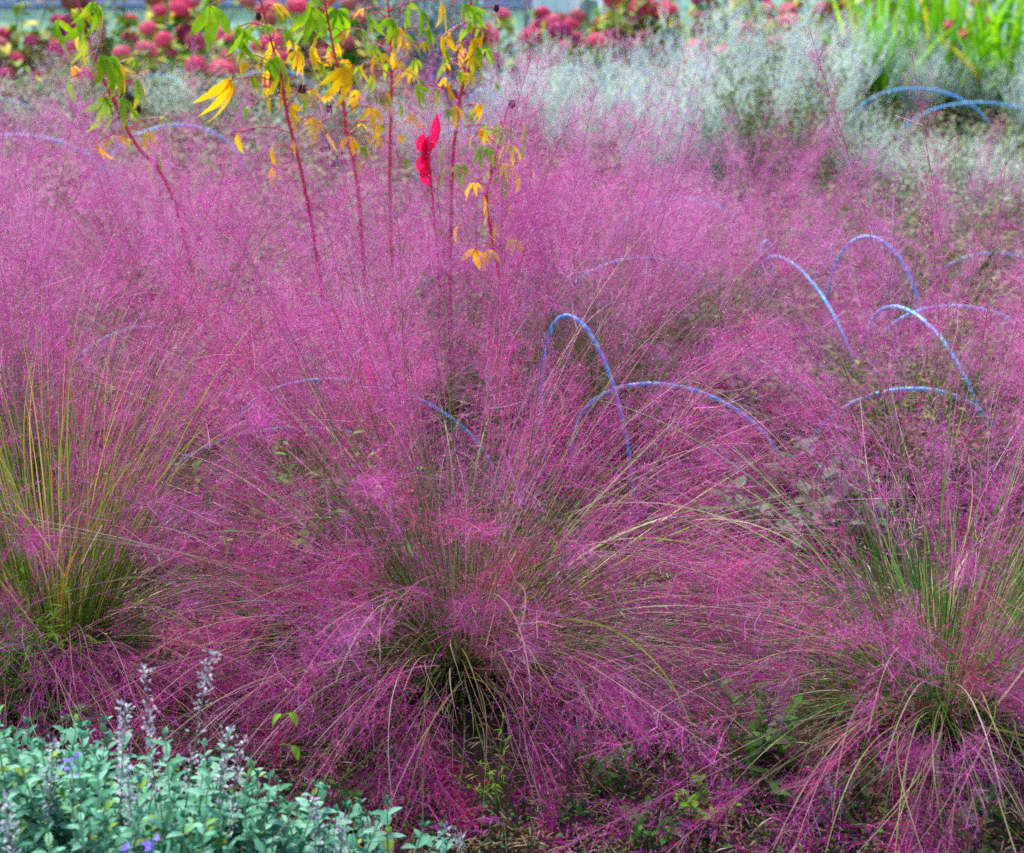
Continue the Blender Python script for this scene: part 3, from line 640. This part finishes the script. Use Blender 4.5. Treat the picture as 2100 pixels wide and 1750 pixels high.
def hydrangea(x, y, wid, ht, nst, seed, label):
    rg = np.random.default_rng(seed); root = empty('hydrangea', (x, y, 0))
    az = rg.uniform(0, 2 * PI, nst); rr = wid * np.sqrt(rg.random(nst)); hh = ht * rg.uniform(.3, 1.0, nst)
    tips = np.stack([rr * np.cos(az), rr * np.sin(az) * .7, hh], 1)
    cv = np.stack([bez([(t[0] * .25, t[1] * .25, 0), (t[0] * .7, t[1] * .7, t[2] * .55), t], 12) for t in tips])
    mb = MB(); tubes(mb, cv, np.linspace(.005, .003, 12)[None], 5); mb.build('stem', M['wood_stem'], root)
    V, Q = leaf_t(4, .62, .3, .15, .42); mb = MB()
    for c in cv:
        n = 18; k = rg.integers(2, 12, n); a = rg.uniform(0, 2 * PI, n)
        d = np.stack([np.cos(a), np.sin(a), rg.uniform(-.5, .4, n)], 1); s = rg.uniform(.07, .13, n)
        scatter(mb, V, Q, basis(d) * s[:, None, None], c[k])
    mb.build('foliage', M['hyd_leaf'], root)
    for t in tips:
        h = bpy.data.objects.new('flower_head', HM[rg.integers(3)]); C.objects.link(h); h.parent = root
        s = rg.uniform(.75, 1.15); h.location = [float(c) for c in t]; h.scale = (s, s, s * rg.uniform(.75, 1.05)); h.rotation_euler = (rg.uniform(-.4, .4), rg.uniform(-.4, .4), rg.uniform(0, 6))
    tag(root, label, 'shrub', 'hydrangeas along the wire fence')
HY = [(-3.05, 9.6, .42, .62, 17, 'hydrangea shrub at the far left corner with dusty pink heads'),
 (-2.35, 9.9, .42, .75, 17, 'hydrangea behind the leftmost red stem'),
 (-1.75, 9.3, .40, .50, 15, 'hydrangea with brownish heads between the two left red stems'),
 (-1.35, 9.9, .36, .60, 14, 'hydrangea shrub around the pale fence post at left'),
 (-.95, 9.5, .40, .72, 16, 'hydrangea behind the hanging yellow leaves'),
 (-.45, 9.9, .34, .70, 10, 'hydrangea glimpsed between the tall crimson stems'),
 (.55, 10.0, .36, .52, 13, 'hydrangea just right of the blue-green shrub'),
 (.98, 9.8, .34, .46, 13, 'hydrangea below the bright white blocks'),
 (1.42, 9.9, .38, .64, 16, 'hydrangea left of the crowded pink heads, below white block end'),
 (1.85, 9.5, .42, .72, 20, 'hydrangea with crowded deep pink heads above the white feathery plants'),
 (2.3, 9.8, .38, .72, 15, 'hydrangea beside the first green strap leaves'),
 (2.75, 10.1, .34, .62, 9, 'hydrangea half hidden behind the green strap leaves'),
 (-2.9, 8.9, .34, .40, 9, 'low front hydrangea at the left edge of the photo'),
 (-2.2, 8.8, .34, .36, 8, 'low front hydrangea below the leftmost one, brownish heads'),
 (-1.6, 8.8, .40, .40, 15, 'low front hydrangea between the leftmost red stem and the yellow leaves'),
 (-1.05, 8.9, .3, .42, 9, 'low front hydrangea just above the dark blue far hoop'),
 (.35, 9.1, .32, .40, 12, 'low front hydrangea above the central far hoop'),
 (1.05, 9.0, .34, .36, 12, 'low front hydrangea left of the white feathery plants'),
 (1.75, 8.7, .32, .50, 12, 'low front hydrangea rising behind the white feathery plants'),
 (2.4, 8.9, .3, .44, 8, 'low front hydrangea at the foot of the strap leaves'),
 (.1, 9.7, .34, .5, 12, 'hydrangea just left of the fence post right of centre'),
 (-.1, 9.1, .3, .38, 10, 'low front hydrangea right of the straight crimson stem'),
 (1.25, 10.7, .4, .5, 12, 'rear hydrangea in front of the large white block'),
 (.75, 10.7, .4, .5, 12, 'rear hydrangea in front of the small white block'),
 (-2.0, 10.6, .4, .7, 9, 'rear hydrangea close to the grey railing at left'),
 (1.75, 10.8, .4, .6, 9, 'rear hydrangea behind the fence at right')]
for i, (x, y, wd, ht, n, lb) in enumerate(HY): hydrangea(x, y, wd, ht, n, 200 + i, lb)

# ------------------------------------------------------------------ silver feathery plants, olive plant, teal shrub
def feathery(seed, n, ht, spread, mats, leafd, name):
    rg = np.random.default_rng(seed); root = empty(name)
    cv = culm_curves(rg, n, rg.uniform(.6, 1.1, n) * ht, R(1) * rg.uniform(2, spread, n), R(1) * rg.uniform(-12, 25, n), base_r=.10, Kk=14)
    mb = MB(); tubes(mb, cv, np.linspace(.003, .0012, 14)[None], 3)
    # side twigs
    k = rg.integers(3, 14, n * 14); i = rg.integers(0, n, n * 14); b = cv[i, k]
    d = rg.normal(0, .5, (len(b), 3)); d[:, 2] = rg.uniform(.4, 1.2, len(b)); d /= np.linalg.norm(d, axis=1, keepdims=True)
    tw = b[:, None] + d[:, None] * np.linspace(0, 1, 4)[None, :, None] * rg.uniform(.04, .17, (len(b), 1, 1))
    ribbons(mb, tw, np.full((1, 4), .0022), rg)
    mb.build('stem', M[mats[0]], root)
    V, Q = leaf_t(2, .45, .2, .1, .4); mb = MB()
    N = n * leafd; i = rg.integers(0, len(tw), N); k = rg.integers(0, 4, N)
    scatter(mb, V, Q, basis(rg.normal(0, 1, (N, 3)) + [0, 0, .4]) * rg.uniform(.012, .03, (N, 1, 1)), tw[i, k])
    mb.build('foliage', M[mats[1]], root)
    mb = MB(); ns = n * 2; i = rg.integers(0, len(tw), ns); V2, Q2 = leaf_t(2, .9, 0, .5, .5)
    scatter(mb, V2, Q2, basis(rg.normal(0, 1, (ns, 3))) * .011, tw[i, 3]); scatter(mb, V2, Q2, basis(rg.normal(0, 1, (ns, 3))) * .011, tw[i, 3])
    tag(mb.build('blossom', M[mats[2]], root), kind='stuff')
    return root
fA = feathery(301, 66, .62, 30, ('silver', 'silver_leaf', 'violet'), 22, 'silver_sage')
fB = feathery(302, 55, .46, 40, ('silver', 'silver_leaf', 'seed'), 26, 'silver_sage')
gs = 'white feathery sage plants'
for (s, px, py, rz, sc, lb) in [
 (fA, 1030, 330, .3, .75, 'white feathery plant standing alone right of the crossing far hoops'),
 (fA, 1280, 290, 1.1, .8, 'white feathery plant around the two small far hoops'),
 (fB, 1180, 350, 2.0, .9, 'pale grey-green plant with brown seeds left of the small far hoops'),
 (fA, 1440, 270, 2.9, .9, 'tall white feathery plant under the pink heads, left of the arching far hoop'),
 (fB, 1400, 340, 4.1, .95, 'pale plant dotted with brown seeds just above the pink haze'),
 (fA, 1560, 250, 5.0, 1.0, 'white feathery plant behind the olive seed-dotted plant'),
 (fA, 1700, 265, .8, .95, 'brightest white feathery plant left of the strap leaves'),
 (fB, 1760, 390, 1.9, .7, 'grey-green feathery plant below the far pale blue hoop'),
 (fA, 1880, 255, 3.3, .75, 'white feathery plant behind the far pale blue hoop'),
 (fB, 2000, 250, 4.4, .7, 'pale plant where the two far right hoops overlap'),
 (fA, 2110, 290, .1, .7, 'white feathery plant at the right edge under the strap leaves'),
 (fA, 1340, 400, 5.6, .85, 'white feathery plant low in the pink haze left of the olive shrub'),
 (fB, 1660, 330, 4.6, 1.1, 'pale green feathery plant right of the olive shrub'),
 (fB, 1880, 430, 5.3, .62, 'pale green feathery plant low below the far pale hoop'),
 (fB, 2040, 440, .4, .62, 'pale green feathery plant low at the right edge'),
 (fB, 1480, 380, 1.5, 1.0, 'pale green plant left of the olive shrub in the haze'),
 (fA, 1130, 300, 3.8, .8, 'white feathery plant under the central far hoop'),
 (fB, 880, 360, 2.5, .7, 'small pale plant behind the crimson flower'),
 (fB, 350, 260, 3.5, .6, 'small pale tuft left of the first yellow leaves')]:
    p = onground(px, py); put(s, p[0], p[1], rz, sc, lb, gs, 'plant')
def bushy(seed, n, ht, spread, matl, name, seedm='seed', lsz=(.012, .03)):
    rg = np.random.default_rng(seed); root = empty(name)
    cv = culm_curves(rg, n, rg.uniform(.5, 1.1, n) * ht, R(1) * rg.uniform(2, spread, n), R(1) * rg.uniform(-10, 40, n), base_r=.12, Kk=12)
    mb = MB(); tubes(mb, cv, np.linspace(.002, .001, 12)[None], 3); mb.build('stem', M['wood_stem'], root)
    V, Q = leaf_t(3, .5, .2, .1, .4); mb = MB(); N = n * 34; i = rg.integers(0, n, N); k = rg.integers(2, 12, N)
    scatter(mb, V, Q, basis(rg.normal(0, 1, (N, 3)) + [0, 0, .3]) * rg.uniform(*lsz, (N, 1, 1)), cv[i, k] + rg.normal(0, .014, (N, 3)))
    mb.build('foliage', M[matl], root)
    mb = MB(); ns = n * 3; i = rg.integers(0, n, ns); k = rg.integers(8, 12, ns); V2, Q2 = leaf_t(2, .9, 0, .5, .5)
    c = cv[i, k] + rg.normal(0, .02, (ns, 3))
    for _ in range(3): scatter(mb, V2, Q2, basis(rg.normal(0, 1, (ns, 3))) * .012, c)
    tag(mb.build('blossom', M[seedm], root), kind='stuff')
    return root
oA = bushy(311, 100, .58, 40, 'olive', 'seeding_shrub')
p = onground(1590, 400); put(oA, p[0], p[1], 0, 1, 'olive green shrub dotted with brown seed heads behind the pink haze', None, 'shrub')
oB = bushy(312, 60, .35, 55, 'olive', 'bedding_plant', 'olive')
oC = bushy(314, 70, .34, 50, 'silver_leaf', 'bedding_plant', 'seed')
go = 'low bedding plants behind the grass'
for (px, py, rz, sc, lb) in [(60, 300, 0, 1, 'low olive bedding plant above the left edge hoop'), (160, 250, 1, .9, 'low pale bedding plant left of the leftmost red stem'),
 (420, 280, 2, 1, 'low bedding plant behind the yellow-orange leaves'), (620, 320, 3, 1, 'low bedding plant behind the second red stem'), (780, 300, 4, 1, 'low bedding plant behind the straight crimson stem'),
 (1100, 240, 5, .9, 'low brown-green bedding plant under the central far hoop'), (1850, 640, .5, .9, 'low yellow-green plant inside the tallest right hoop'), (2060, 600, 1.5, .9, 'low yellow-green plant inside the right edge hoop'),
 (1240, 700, 2.5, .8, 'low green plant between the edge-on hoops'), (1700, 540, 3.5, .9, 'low green plant left of the tallest hoop, in purple haze'), (1960, 480, 4.5, .9, 'low green plant above the right edge hoop'),
 (2060, 860, 5.5, .8, 'low green plant behind the right leafy base'), (1900, 960, .7, .9, 'green ground plant behind the low wide hoop'), (20, 180, 2.2, 1.0, 'low bedding plant below the far left hydrangea'), (250, 200, 2.9, 1.0, 'low bedding plant under the hoop among pink heads')]:
    p = onground(px, py); put(oC if (px < 900 and py > 240) or px in (1960, 1100) else oB, p[0], p[1], rz, sc, lb, go, 'plant')
tB = bushy(313, 110, 1.0, 16, 'teal', 'blue_green_shrub', 'seed', (.02, .05))
p = onground(890, 215); put(tB, p[0], p[1], 0, 1, 'upright blue-green shrub between the straight crimson stem and the fence post', None, 'shrub')

# ------------------------------------------------------------------ strap leaved clumps
def strap(seed, n, ht, label, px, py):
    rg = np.random.default_rng(seed); p = onground(px, py); root = empty('strap_leaf_plant', (p[0], p[1], 0))
    cv = culm_curves(rg, n, rg.uniform(.55, 1.1, n) * ht, R(1) * rg.uniform(2, 34, n), R(1) * rg.uniform(0, 40, n), base_r=.12, Kk=14)
    t = np.linspace(0, 1, 14); wd = .040 * np.sin(PI * np.clip(.25 + t * .75, 0, 1)) ** .7 + .001
    mb = MB(); ribbons(mb, cv, wd[None] * rg.uniform(.6, 1.2, (n, 1)), rg)
    mb.build('foliage', M['strap'], root, smooth=True)
    tag(root, label, 'plant', 'green strap leaved clumps')
strap(401, 60, .75, 'strap leaved clump nearest the hydrangeas, arching yellow-green blades', 1800, 235)
strap(402, 70, .85, 'middle strap leaved clump with the tallest blades', 1920, 225)
strap(403, 60, .75, 'strap leaved clump at the right corner', 2060, 240)
strap(404, 50, .6, 'strap leaved clump between hydrangea and middle clump, further back', 1860, 190)
# leafy stalk
p = onground(2062, 260); root = empty('leafy_stalk_plant', (p[0], p[1], 0)); rg = np.random.default_rng(410)
c = bez([(0, 0, 0), (.01, 0, .3), (0, 0, .68)], 16); mb = MB(); tubes(mb, c[None], np.linspace(.008, .003, 16)[None], 6); mb.build('stem', mat('yellow_stalk', (.55, .5, .08), trans=0), root)
V, Q = leaf_t(6, .22, .45, .1, .4); mb = MB(); n = 34; k = np.linspace(2, 15, n).astype(int); a = np.arange(n) * 2.4
scatter(mb, V, Q, basis(np.stack([np.cos(a), np.sin(a), np.full(n, .35)], 1)) * .2, c[k]); mb.build('foliage', M['strap'], root)
tag(root, 'leafy green plant on a yellow stalk before the right corner strap leaves', 'plant')

# ------------------------------------------------------------------ fence, railing, white blocks
def box(mb, x0, x1, y0, y1, z0, z1, m=0):
    V = [(x, y, z) for x in (x0, x1) for y in (y0, y1) for z in (z0, z1)]
    mb.add(V, [(0, 1, 3, 2), (4, 6, 7, 5), (0, 4, 5, 1), (2, 3, 7, 6), (0, 2, 6, 4), (1, 5, 7, 3)], m=m)
froot = empty('wire_fence', (-4.5, 10.3, 0))
for px in [-4.2] + [at(q, 0, 10.3)[0] for q in (135, 343, 640, 1080, 1204, 1490, 1906)] + [3.9]:
    mb = MB(); n = 10; c = np.stack([np.full(6, px + 4.5), np.zeros(6), np.linspace(0, 1.3, 6)], 1)[None]; tubes(mb, c, np.full((1, 6), .02), 10); mb.build('post', M['fence'], froot, smooth=True)
mb = MB(); cc = []
for z in np.arange(.06, 1.25, .15): cc.append(np.stack([np.linspace(0, 9, 6), np.zeros(6), np.full(6, z)], 1))
tubes(mb, np.array(cc), np.full((1, 6), .0028), 4)
cc = [np.stack([np.full(6, x), np.full(6, .006), np.linspace(.03, 1.25, 6)], 1) for x in np.arange(.05, 9, .075)]
T_ = np.array(cc); tubes(mb, T_ + np.array([0, 0, 0.0]), np.full((1, 6), .0016), 4)
mb.build('wire_mesh', M['fence'], froot)
tag(froot, 'pale green wire mesh fence on slim posts behind the hydrangeas', 'fence')
rroot = empty('railing', (-5, 13.4, 0)); mb = MB()
box(mb, 0, 5.6, -.025, .025, .08, .14); box(mb, 0, 5.6, -.03, .03, 1.0, 1.06); mb.build('rail', M['rail'], rroot)
mb = MB()
for x in np.arange(.05, 5.6, .11): box(mb, x, x + .035, -.015, .015, .143, .997)
tag(mb.build('bar', M['rail'], rroot), kind='stuff'); mb = MB(); box(mb, -.1, 5.7, -.12, .12, 0, .078); mb.build('kerb', M['rail'], rroot)
tag(rroot, 'grey-blue railing of upright bars beyond the wire fence', 'railing')
def soft_box(name, px0, px1, Y, y0, h, label, mt='whitep', dep=.35):
    a = at(px0, 0, Y)[0]; b = at(px1, 0, Y)[0]; e = .03; mb = MB(); w_ = b - a
    prof = [(0, 0), (0, h - e), (e, h), (dep - e, h), (dep, h - e), (dep, 0)]
    rows_ = []
    for x, ins in ((0, e), (e, 0), (w_ - e, 0), (w_, e)):
        rows_.append([(x, min(max(yy, ins), dep - ins), min(zz, h - ins)) for yy, zz in prof])
    V = np.array(rows_).reshape(-1, 3); n = 6; Q = []
    for i in range(3):
        for j in range(5): Q.append((i * n + j, i * n + j + 1, (i + 1) * n + j + 1, (i + 1) * n + j))
    Q += [(0, 5, 4, 1), (1, 4, 3, 2), (18, 19, 22, 23), (19, 20, 21, 22)]
    mb.add(V, Q); o = mb.build(name, M[mt]); o.location = (a, Y, y0); tag(o, label, 'block')
soft_box('white_block', 1235, 1400, 12.0, 0, .50, 'large bright white block lying behind the wire fence')
soft_box('white_block', 1285, 1400, 11.5, 0, .10, 'low white slab in front of the large white block')
soft_box('white_block', 1095, 1190, 12.3, 0, .3, 'small white block left of the large white one')
soft_box('dark_beam', 1080, 1430, 10.9, 0, .09, 'long low dark timber beam behind the fence', 'wood_stem', .2)

# ------------------------------------------------------------------ foreground sage shrub
def sage(x, y, rad, ht, nsh, seed, label, front=1):
    rg = np.random.default_rng(seed); root = empty('sage_bush', (x, y, 0))
    az = rg.uniform(0, 2 * PI, nsh); rr = rad * np.sqrt(rg.random(nsh))
    hh = ht * (1 - .35 * (rr / rad) ** 2) * rg.uniform(.7, 1.08, nsh)
    tips = np.stack([rr * np.cos(az), rr * np.sin(az), hh], 1); base = tips * [.45, .45, 0]
    cv = np.stack([bez([b, (b + t) / 2 * [1, 1, 1.15], t], 16) for b, t in zip(base, tips)])
    mb = MB(); tubes(mb, cv, np.linspace(.0019, .001, 16)[None], 4); mb.build('stem', M['sage_stem'], root)
    V, Q = leaf_t(9, .46, .22, .18, .42, serr=.22); mb = MB()
    for c in cv:
        L = np.linalg.norm(c[-1] - c[0]); nn = max(6, int(L / .022)); u = np.linspace(.12, 1, nn); kk = (u * 15).astype(int)
        a0 = rg.uniform(0, 3.14)
        for q in range(2):
            a = a0 + np.arange(nn) * PI / 2 + q * PI + rg.normal(0, .15, nn)
            el = .25 + .75 * u ** 5 + rg.normal(0, .15, nn)
            d = np.stack([np.cos(a) * np.cos(el), np.sin(a) * np.cos(el), np.sin(el)], 1)
            s = (.021 + .019 * rg.random(nn)) * (1 - .5 * u ** 6)
            fi = np.clip(u * 15, 0, 14.999); i0 = fi.astype(int); f = (fi - i0)[:, None]; pp = c[i0] * (1 - f) + c[np.minimum(i0 + 1, 15)] * f
            scatter(mb, V, Q, basis(d) * s[:, None, None], pp)
        d = rg.normal(0, .4, (5, 3)); d[:, 2] = 1; scatter(mb, V, Q, basis(d, up=(1, 0, 0)) * .012, np.repeat(c[-1][None], 5, 0))
    mb.build('foliage', M['sage'], root, smooth=True)
    tag(root, label, 'shrub', 'grey green sage plants in the near corner')
    return root
SG = [(150, 1600, 1.98, .16, .34, 40, 'grey-green sage bush in the near left corner, fullest part'),
 (10, 1560, 2.05, .15, .34, 34, 'sage bush at the left edge of the near corner'),
 (330, 1600, 1.97, .15, .31, 36, 'sage bush under the tallest grey dried flower spike'),
 (500, 1680, 1.97, .13, .25, 30, 'sage bush right of the dried spikes'),
 (650, 1700, 2.02, .11, .20, 22, 'low sage bush near the right end of the green patch'),
 (790, 1755, 2.04, .08, .16, 11, 'small sage sprigs at the right end of the green patch'),
 (60, 1800, 1.75, .16, .28, 34, 'sage bush cut by the bottom edge, left corner'),
 (330, 1850, 1.75, .16, .24, 32, 'sage bush cut by the bottom edge, second from left'),
 (590, 1850, 1.82, .14, .18, 24, 'sage bush cut by the bottom edge, third from left')]
for i, (px, py, Y, rd, ht, n, lb) in enumerate(SG):
    q = at(px, py, Y); sage(q[0], q[1], rd * 1.25, ht, int(n * 1.5), 500 + i, lb)
def dryspike(px, py, Y, px0, seed, label, top=.12):
    rg = np.random.default_rng(seed); t = at(px, py, Y); b = at(px0, 1700, Y - .03); b[2] = 0; root = empty('dried_flower_spike', b)
    c = bez([(0, 0, 0), (t - b) * .5 + [0, 0, .02], t - b], 24); mb = MB(); tubes(mb, c[None], np.linspace(.0017, .0008, 24)[None], 5); mb.build('stem', M['dry_stem'], root)
    V, Q = leaf_t(3, .5, -.2, .5, .45); mb = MB(); L = np.linalg.norm(c[-1] - c[0]); nn = max(4, int(L * .55 / .017))
    for i in range(nn):
        u = 1 - i / nn * .55; f = u * 23; k = min(int(f), 22); pt = c[k] + (c[k + 1] - c[k]) * (f - k)
        if rg.random() < .18: continue
        m_ = rg.integers(8, 20); d = rg.normal(0, 1, (m_, 3)); off = d / np.linalg.norm(d, axis=1, keepdims=True) * rg.uniform(.003, .015, (m_, 1)) * (1.2 - u * .4)
        scatter(mb, V, Q, basis(d + [0, 0, .6]) * rg.uniform(.004, .008, (m_, 1, 1)), pt + off)
    mb.build('seed_head', M['calyx'], root)
    tag(root, label, 'dried flower', 'dried grey flower spikes over the sage')
for i, a in enumerate([(298, 1378, 1.98, 320, 'tallest upright grey dried spike in the sage patch'), (430, 1345, 2.0, 330, 'dried spike leaning right to the pink grass, highest tip'),
 (255, 1450, 2.0, 225, 'short dried spike left of the tallest'), (470, 1500, 1.98, 400, 'dried spike leaning right, lower than the leaning one'), (500, 1525, 1.96, 420, 'rightmost slanting dried spike over the sage'),
 (110, 1500, 1.95, 60, 'dried spike above the left edge leaves'), (10, 1640, 1.85, 20, 'dried spike at the left edge'), (700, 1690, 1.9, 690, 'thin dried spike before the small right sprigs'), (260, 1580, 1.9, 270, 'dried spike in the middle of the sage leaves'), (640, 1640, 1.95, 650, 'small dried spike on the right part of the sage'), (910, 1700, 2.08, 905, 'pale dried flower cluster at the bottom edge'), (940, 1715, 2.08, 930, 'pale dried flower cluster beside its twin at the bottom edge')]):
    dryspike(*a[:4], 600 + i, a[4])
def violet(px, py, Y, label):
    rg = np.random.default_rng(int(px)); t = at(px, py, Y); root = empty('violet_blossom', (t[0], t[1], 0))
    mb = MB(); tubes(mb, bez([(0, .02, 0), (0, .01, t[2] * .6), (0, 0, t[2])], 8)[None], np.full((1, 8), .001), 4); mb.build('stem', M['sage_stem'], root)
    V, Q = leaf_t(4, .7, .4, .2, .6); mb = MB(); n = 9; c = rg.normal(0, .005, (n, 3)); c[:, 2] = t[2] + rg.uniform(-.02, .01, n); scatter(mb, V, Q, basis(rg.normal(0, 1, (n, 3))) * .011, c)
    mb.build('petal', M['violet'], root); tag(root, label, 'flower', 'violet blossoms in the sage')
violet(145, 1570, 1.86, 'violet blossom in the leaves at the left'); violet(262, 1738, 1.8, 'violet blossom at the bottom edge'); violet(310, 1725, 1.8, 'pale violet blossom right of the other at the bottom edge')

# ------------------------------------------------------------------ broad grey-green leaf plant behind
p = onground(1610, 1060); root = bushy(315, 12, .17, 65, 'cabbage', 'broad_leaf_plant', 'cabbage', (.03, .075)); root.location = (p[0], p[1], 0)
tag(root, 'plant with broad grey-green leaves where the bright hoop comes down', 'plant')

# ------------------------------------------------------------------ weeds
def weed(px, py, n, ht, mt, lsz, name, label, seed, grp='small weeds on the soil', sp=45, wd=.5):
    rg = np.random.default_rng(seed); p = onground(px, py); root = empty(name, (p[0], p[1], 0))
    cv = culm_curves(rg, n, rg.uniform(.5, 1.1, n) * ht, R(1) * rg.uniform(4, sp, n), R(1) * rg.uniform(0, 40, n), base_r=.02, Kk=8)
    mb = MB(); tubes(mb, cv, np.full((1, 8), .0009), 4); mb.build('stem', M['lime'] if mt != 'moss' else M['dry_stem'], root)
    V, Q = leaf_t(4, wd, .2, .15, .4, serr=.15); mb = MB(); N = n * 9; i = rg.integers(0, n, N); k = rg.integers(2, 8, N)
    scatter(mb, V, Q, basis(rg.normal(0, 1, (N, 3)) + [0, 0, .35]) * rg.uniform(lsz * .6, lsz * 1.3, (N, 1, 1)), cv[i, k])
    mb.build('foliage', M[mt], root); tag(root, label, 'weed', grp)
weed(40, 1440, 90, .24, 'lime', .030, 'feathery_weed', 'bright lime feathery weed at the left edge below the tan stems', 701, sp=35, wd=.12)
weed(5, 1470, 60, .22, 'lime', .030, 'feathery_weed', 'lime feathery weed touching the left edge just above the sage', 702, sp=35, wd=.12)
weed(85, 1500, 6, .10, 'clover', .028, 'leafy_weed', 'small green weed with pointed leaves left of the brown soil patch', 703)
weed(175, 1500, 6, .09, 'clover', .03, 'leafy_weed', 'small green weed above the short dried spike', 704)
weed(620, 1230, 40, .36, 'clover', .042, 'leafy_weed', 'green leafy weed in the dark gap left of the central clump', 705)
weed(665, 1180, 24, .32, 'lime', .028, 'leafy_weed', 'yellow-green weed behind the dark gap left of the central clump', 706)
weed(1560, 1540, 14, .16, 'clover', .030, 'leafy_weed', 'green weed with reddish top right of the central drooping stems', 707)
weed(1020, 1640, 7, .12, 'lime', .015, 'leafy_weed', 'yellow tipped weed on the dark soil below the central clump', 708, wd=.2)
weed(1600, 1650, 8, .06, 'clover', .024, 'leafy_weed', 'low round-leaved weed on the soil between drooping stems', 709)
weed(1990, 1700, 7, .06, 'clover', .024, 'leafy_weed', 'low round-leaved weed near the bottom right', 710)
weed(1980, 1750, 9, .05, 'moss', .022, 'leafy_weed', 'rust brown weed at the bottom right of the soil', 711)
weed(720, 1690, 5, .07, 'clover', .024, 'leafy_weed', 'small weed beside the low sage sprigs', 712)
weed(560, 1330, 7, .12, 'clover', .024, 'leafy_weed', 'green weed poking through the pink grass left of centre', 713)
weed(1250, 1600, 9, .09, 'clover', .024, 'leafy_weed', 'green weed between the central drooping stems and the bottom soil', 716)
weed(1450, 1690, 9, .07, 'lime', .020, 'leafy_weed', 'lime weed near the bottom right of centre', 717)
weed(1340, 1720, 9, .06, 'clover', .022, 'leafy_weed', 'round-leaved weed at the bottom edge right of centre', 718)
weed(1140, 1680, 8, .05, 'moss', .02, 'leafy_weed', 'brown-green weed on the dark soil right of the yellow tipped one', 714)
weed(1760, 1690, 9, .08, 'moss', .022, 'leafy_weed', 'rusty weed on the open soil at lower right', 715)
# red seedling
q = at(575, 1475, 2.2); p = at(560, 1640, 2.18); root = empty('red_seedling', (p[0], p[1], 0)); b = np.array([p[0], p[1], 0])
c = bez([(0, 0, 0), (p - b) + [0, 0, 0], q - b], 14); mb = MB(); tubes(mb, c[None], np.full((1, 14), .0014), 5); mb.build('stem', M['hib_stem'], root)
V, Q = leaf_t(6, .6, .5, .2, .45)
for (x, y, dx) in ((578, 1465, -.9), (592, 1462, .7), (598, 1530, .5)):
    pp = at(x, y, 2.2) - b; j = c[np.argmin(np.linalg.norm(c - pp, axis=1))]; mb = MB(); tubes(mb, bez([j, (j + pp) / 2 + [0, 0, .003], pp], 5)[None], np.full((1, 5), .0007), 4)
    scatter(mb, V * .026, Q, basis(np.array([(dx, -.4, -.35)])), pp[None]); mb.build('leaf', M['lime'], root, smooth=True)
tag(root, 'red stemmed seedling with three lime leaves above the sage patch', 'seedling')

# ------------------------------------------------------------------ ground cover and litter
rg = np.random.default_rng(800)
def cover(name, n, x0, x1, y0, y1, sz, mt, label, hmax=.02, q=None, flat=.6, wd=.6, keep=None):
    x = rg.uniform(x0, x1, n); y = y0 + (y1 - y0) * rg.random(n) ** 1.4
    cl = np.sin(x * 7 + 2 * np.sin(y * 5)) + np.sin(y * 9 + 1.5 * np.cos(x * 8)) + rg.normal(0, .8, n)
    k = cl > (keep if keep is not None else -9); x, y = x[k], y[k]; n = len(x)
    V, Q = leaf_t(2, wd, .2, .15, .5); a = rg.uniform(0, 2 * PI, n)
    d = np.stack([np.cos(a), np.sin(a), rg.uniform(-.2, flat, n)], 1)
    mb = MB(); scatter(mb, V, Q, basis(d) * rg.uniform(sz * .5, sz * 1.3, (n, 1, 1)), np.stack([x, y, .004 + hmax * rg.random(n)], 1))
    o = mb.build(name, M[mt]); tag(o, label, 'ground cover', kind='stuff')
cover('ground_cover', 110000, -1.7, 1.7, 1.85, 4.2, .009, 'moss', 'tiny green and rust leaves covering the soil', keep=-.9)
cover('clover_patch', 14000, -1.5, 1.6, 1.85, 3.6, .010, 'clover', 'small round clover leaves on the soil', keep=1.0, wd=.95)
cover('leaf_litter', 16000, -1.7, 1.7, 1.85, 4.5, .03, 'straw', 'dry straw and leaf litter on the soil', wd=.10, flat=.3)
cover('low_greenery', 90000, -3.2, 3.4, 4.0, 9.0, .035, 'pale_cover', 'mixed low greenery behind the grasses', hmax=.16, flat=.9, keep=-1.4)
cover('far_greenery', 40000, -4.2, 4.4, 8.6, 10.4, .05, 'olive', 'low greenery along the fence', hmax=.16, flat=.9, keep=-.8)
# fallen pink threads
mb = MB(); n = 16000; x = rg.uniform(-1.6, 1.7, n); y = rg.uniform(1.9, 4.6, n); b = np.stack([x, y, rg.uniform(.01, .07, n)], 1)
cl = np.sin(x * 6 + 1.2 * np.sin(y * 7) + 2) + np.sin(y * 8 + np.cos(x * 6)); k = cl + rg.normal(0, .5, n) > -.5; b = b[k]; n = len(b)
d = rg.normal(0, 1, (n, 3)); d[:, 2] *= .5; d /= np.linalg.norm(d, axis=1, keepdims=True); s2 = np.cross(d, rg.normal(0, 1, (n, 3))); s2 /= np.linalg.norm(s2, axis=1, keepdims=True)
tip = b + d * rg.uniform(.01, .035, (n, 1)); tip[:, 2] = np.maximum(tip[:, 2], .004)
mb.add(np.stack([b - s2 * .0004, b + s2 * .0004, tip], 1).reshape(-1, 3), None, np.arange(n * 3).reshape(-1, 3), m=(rg.random(n) < .25).astype(int))
tag(mb.build('fallen_plume_threads', [M['branch'], M['spike']]), 'fine pink threads lying over the soil', 'ground cover', kind='stuff')
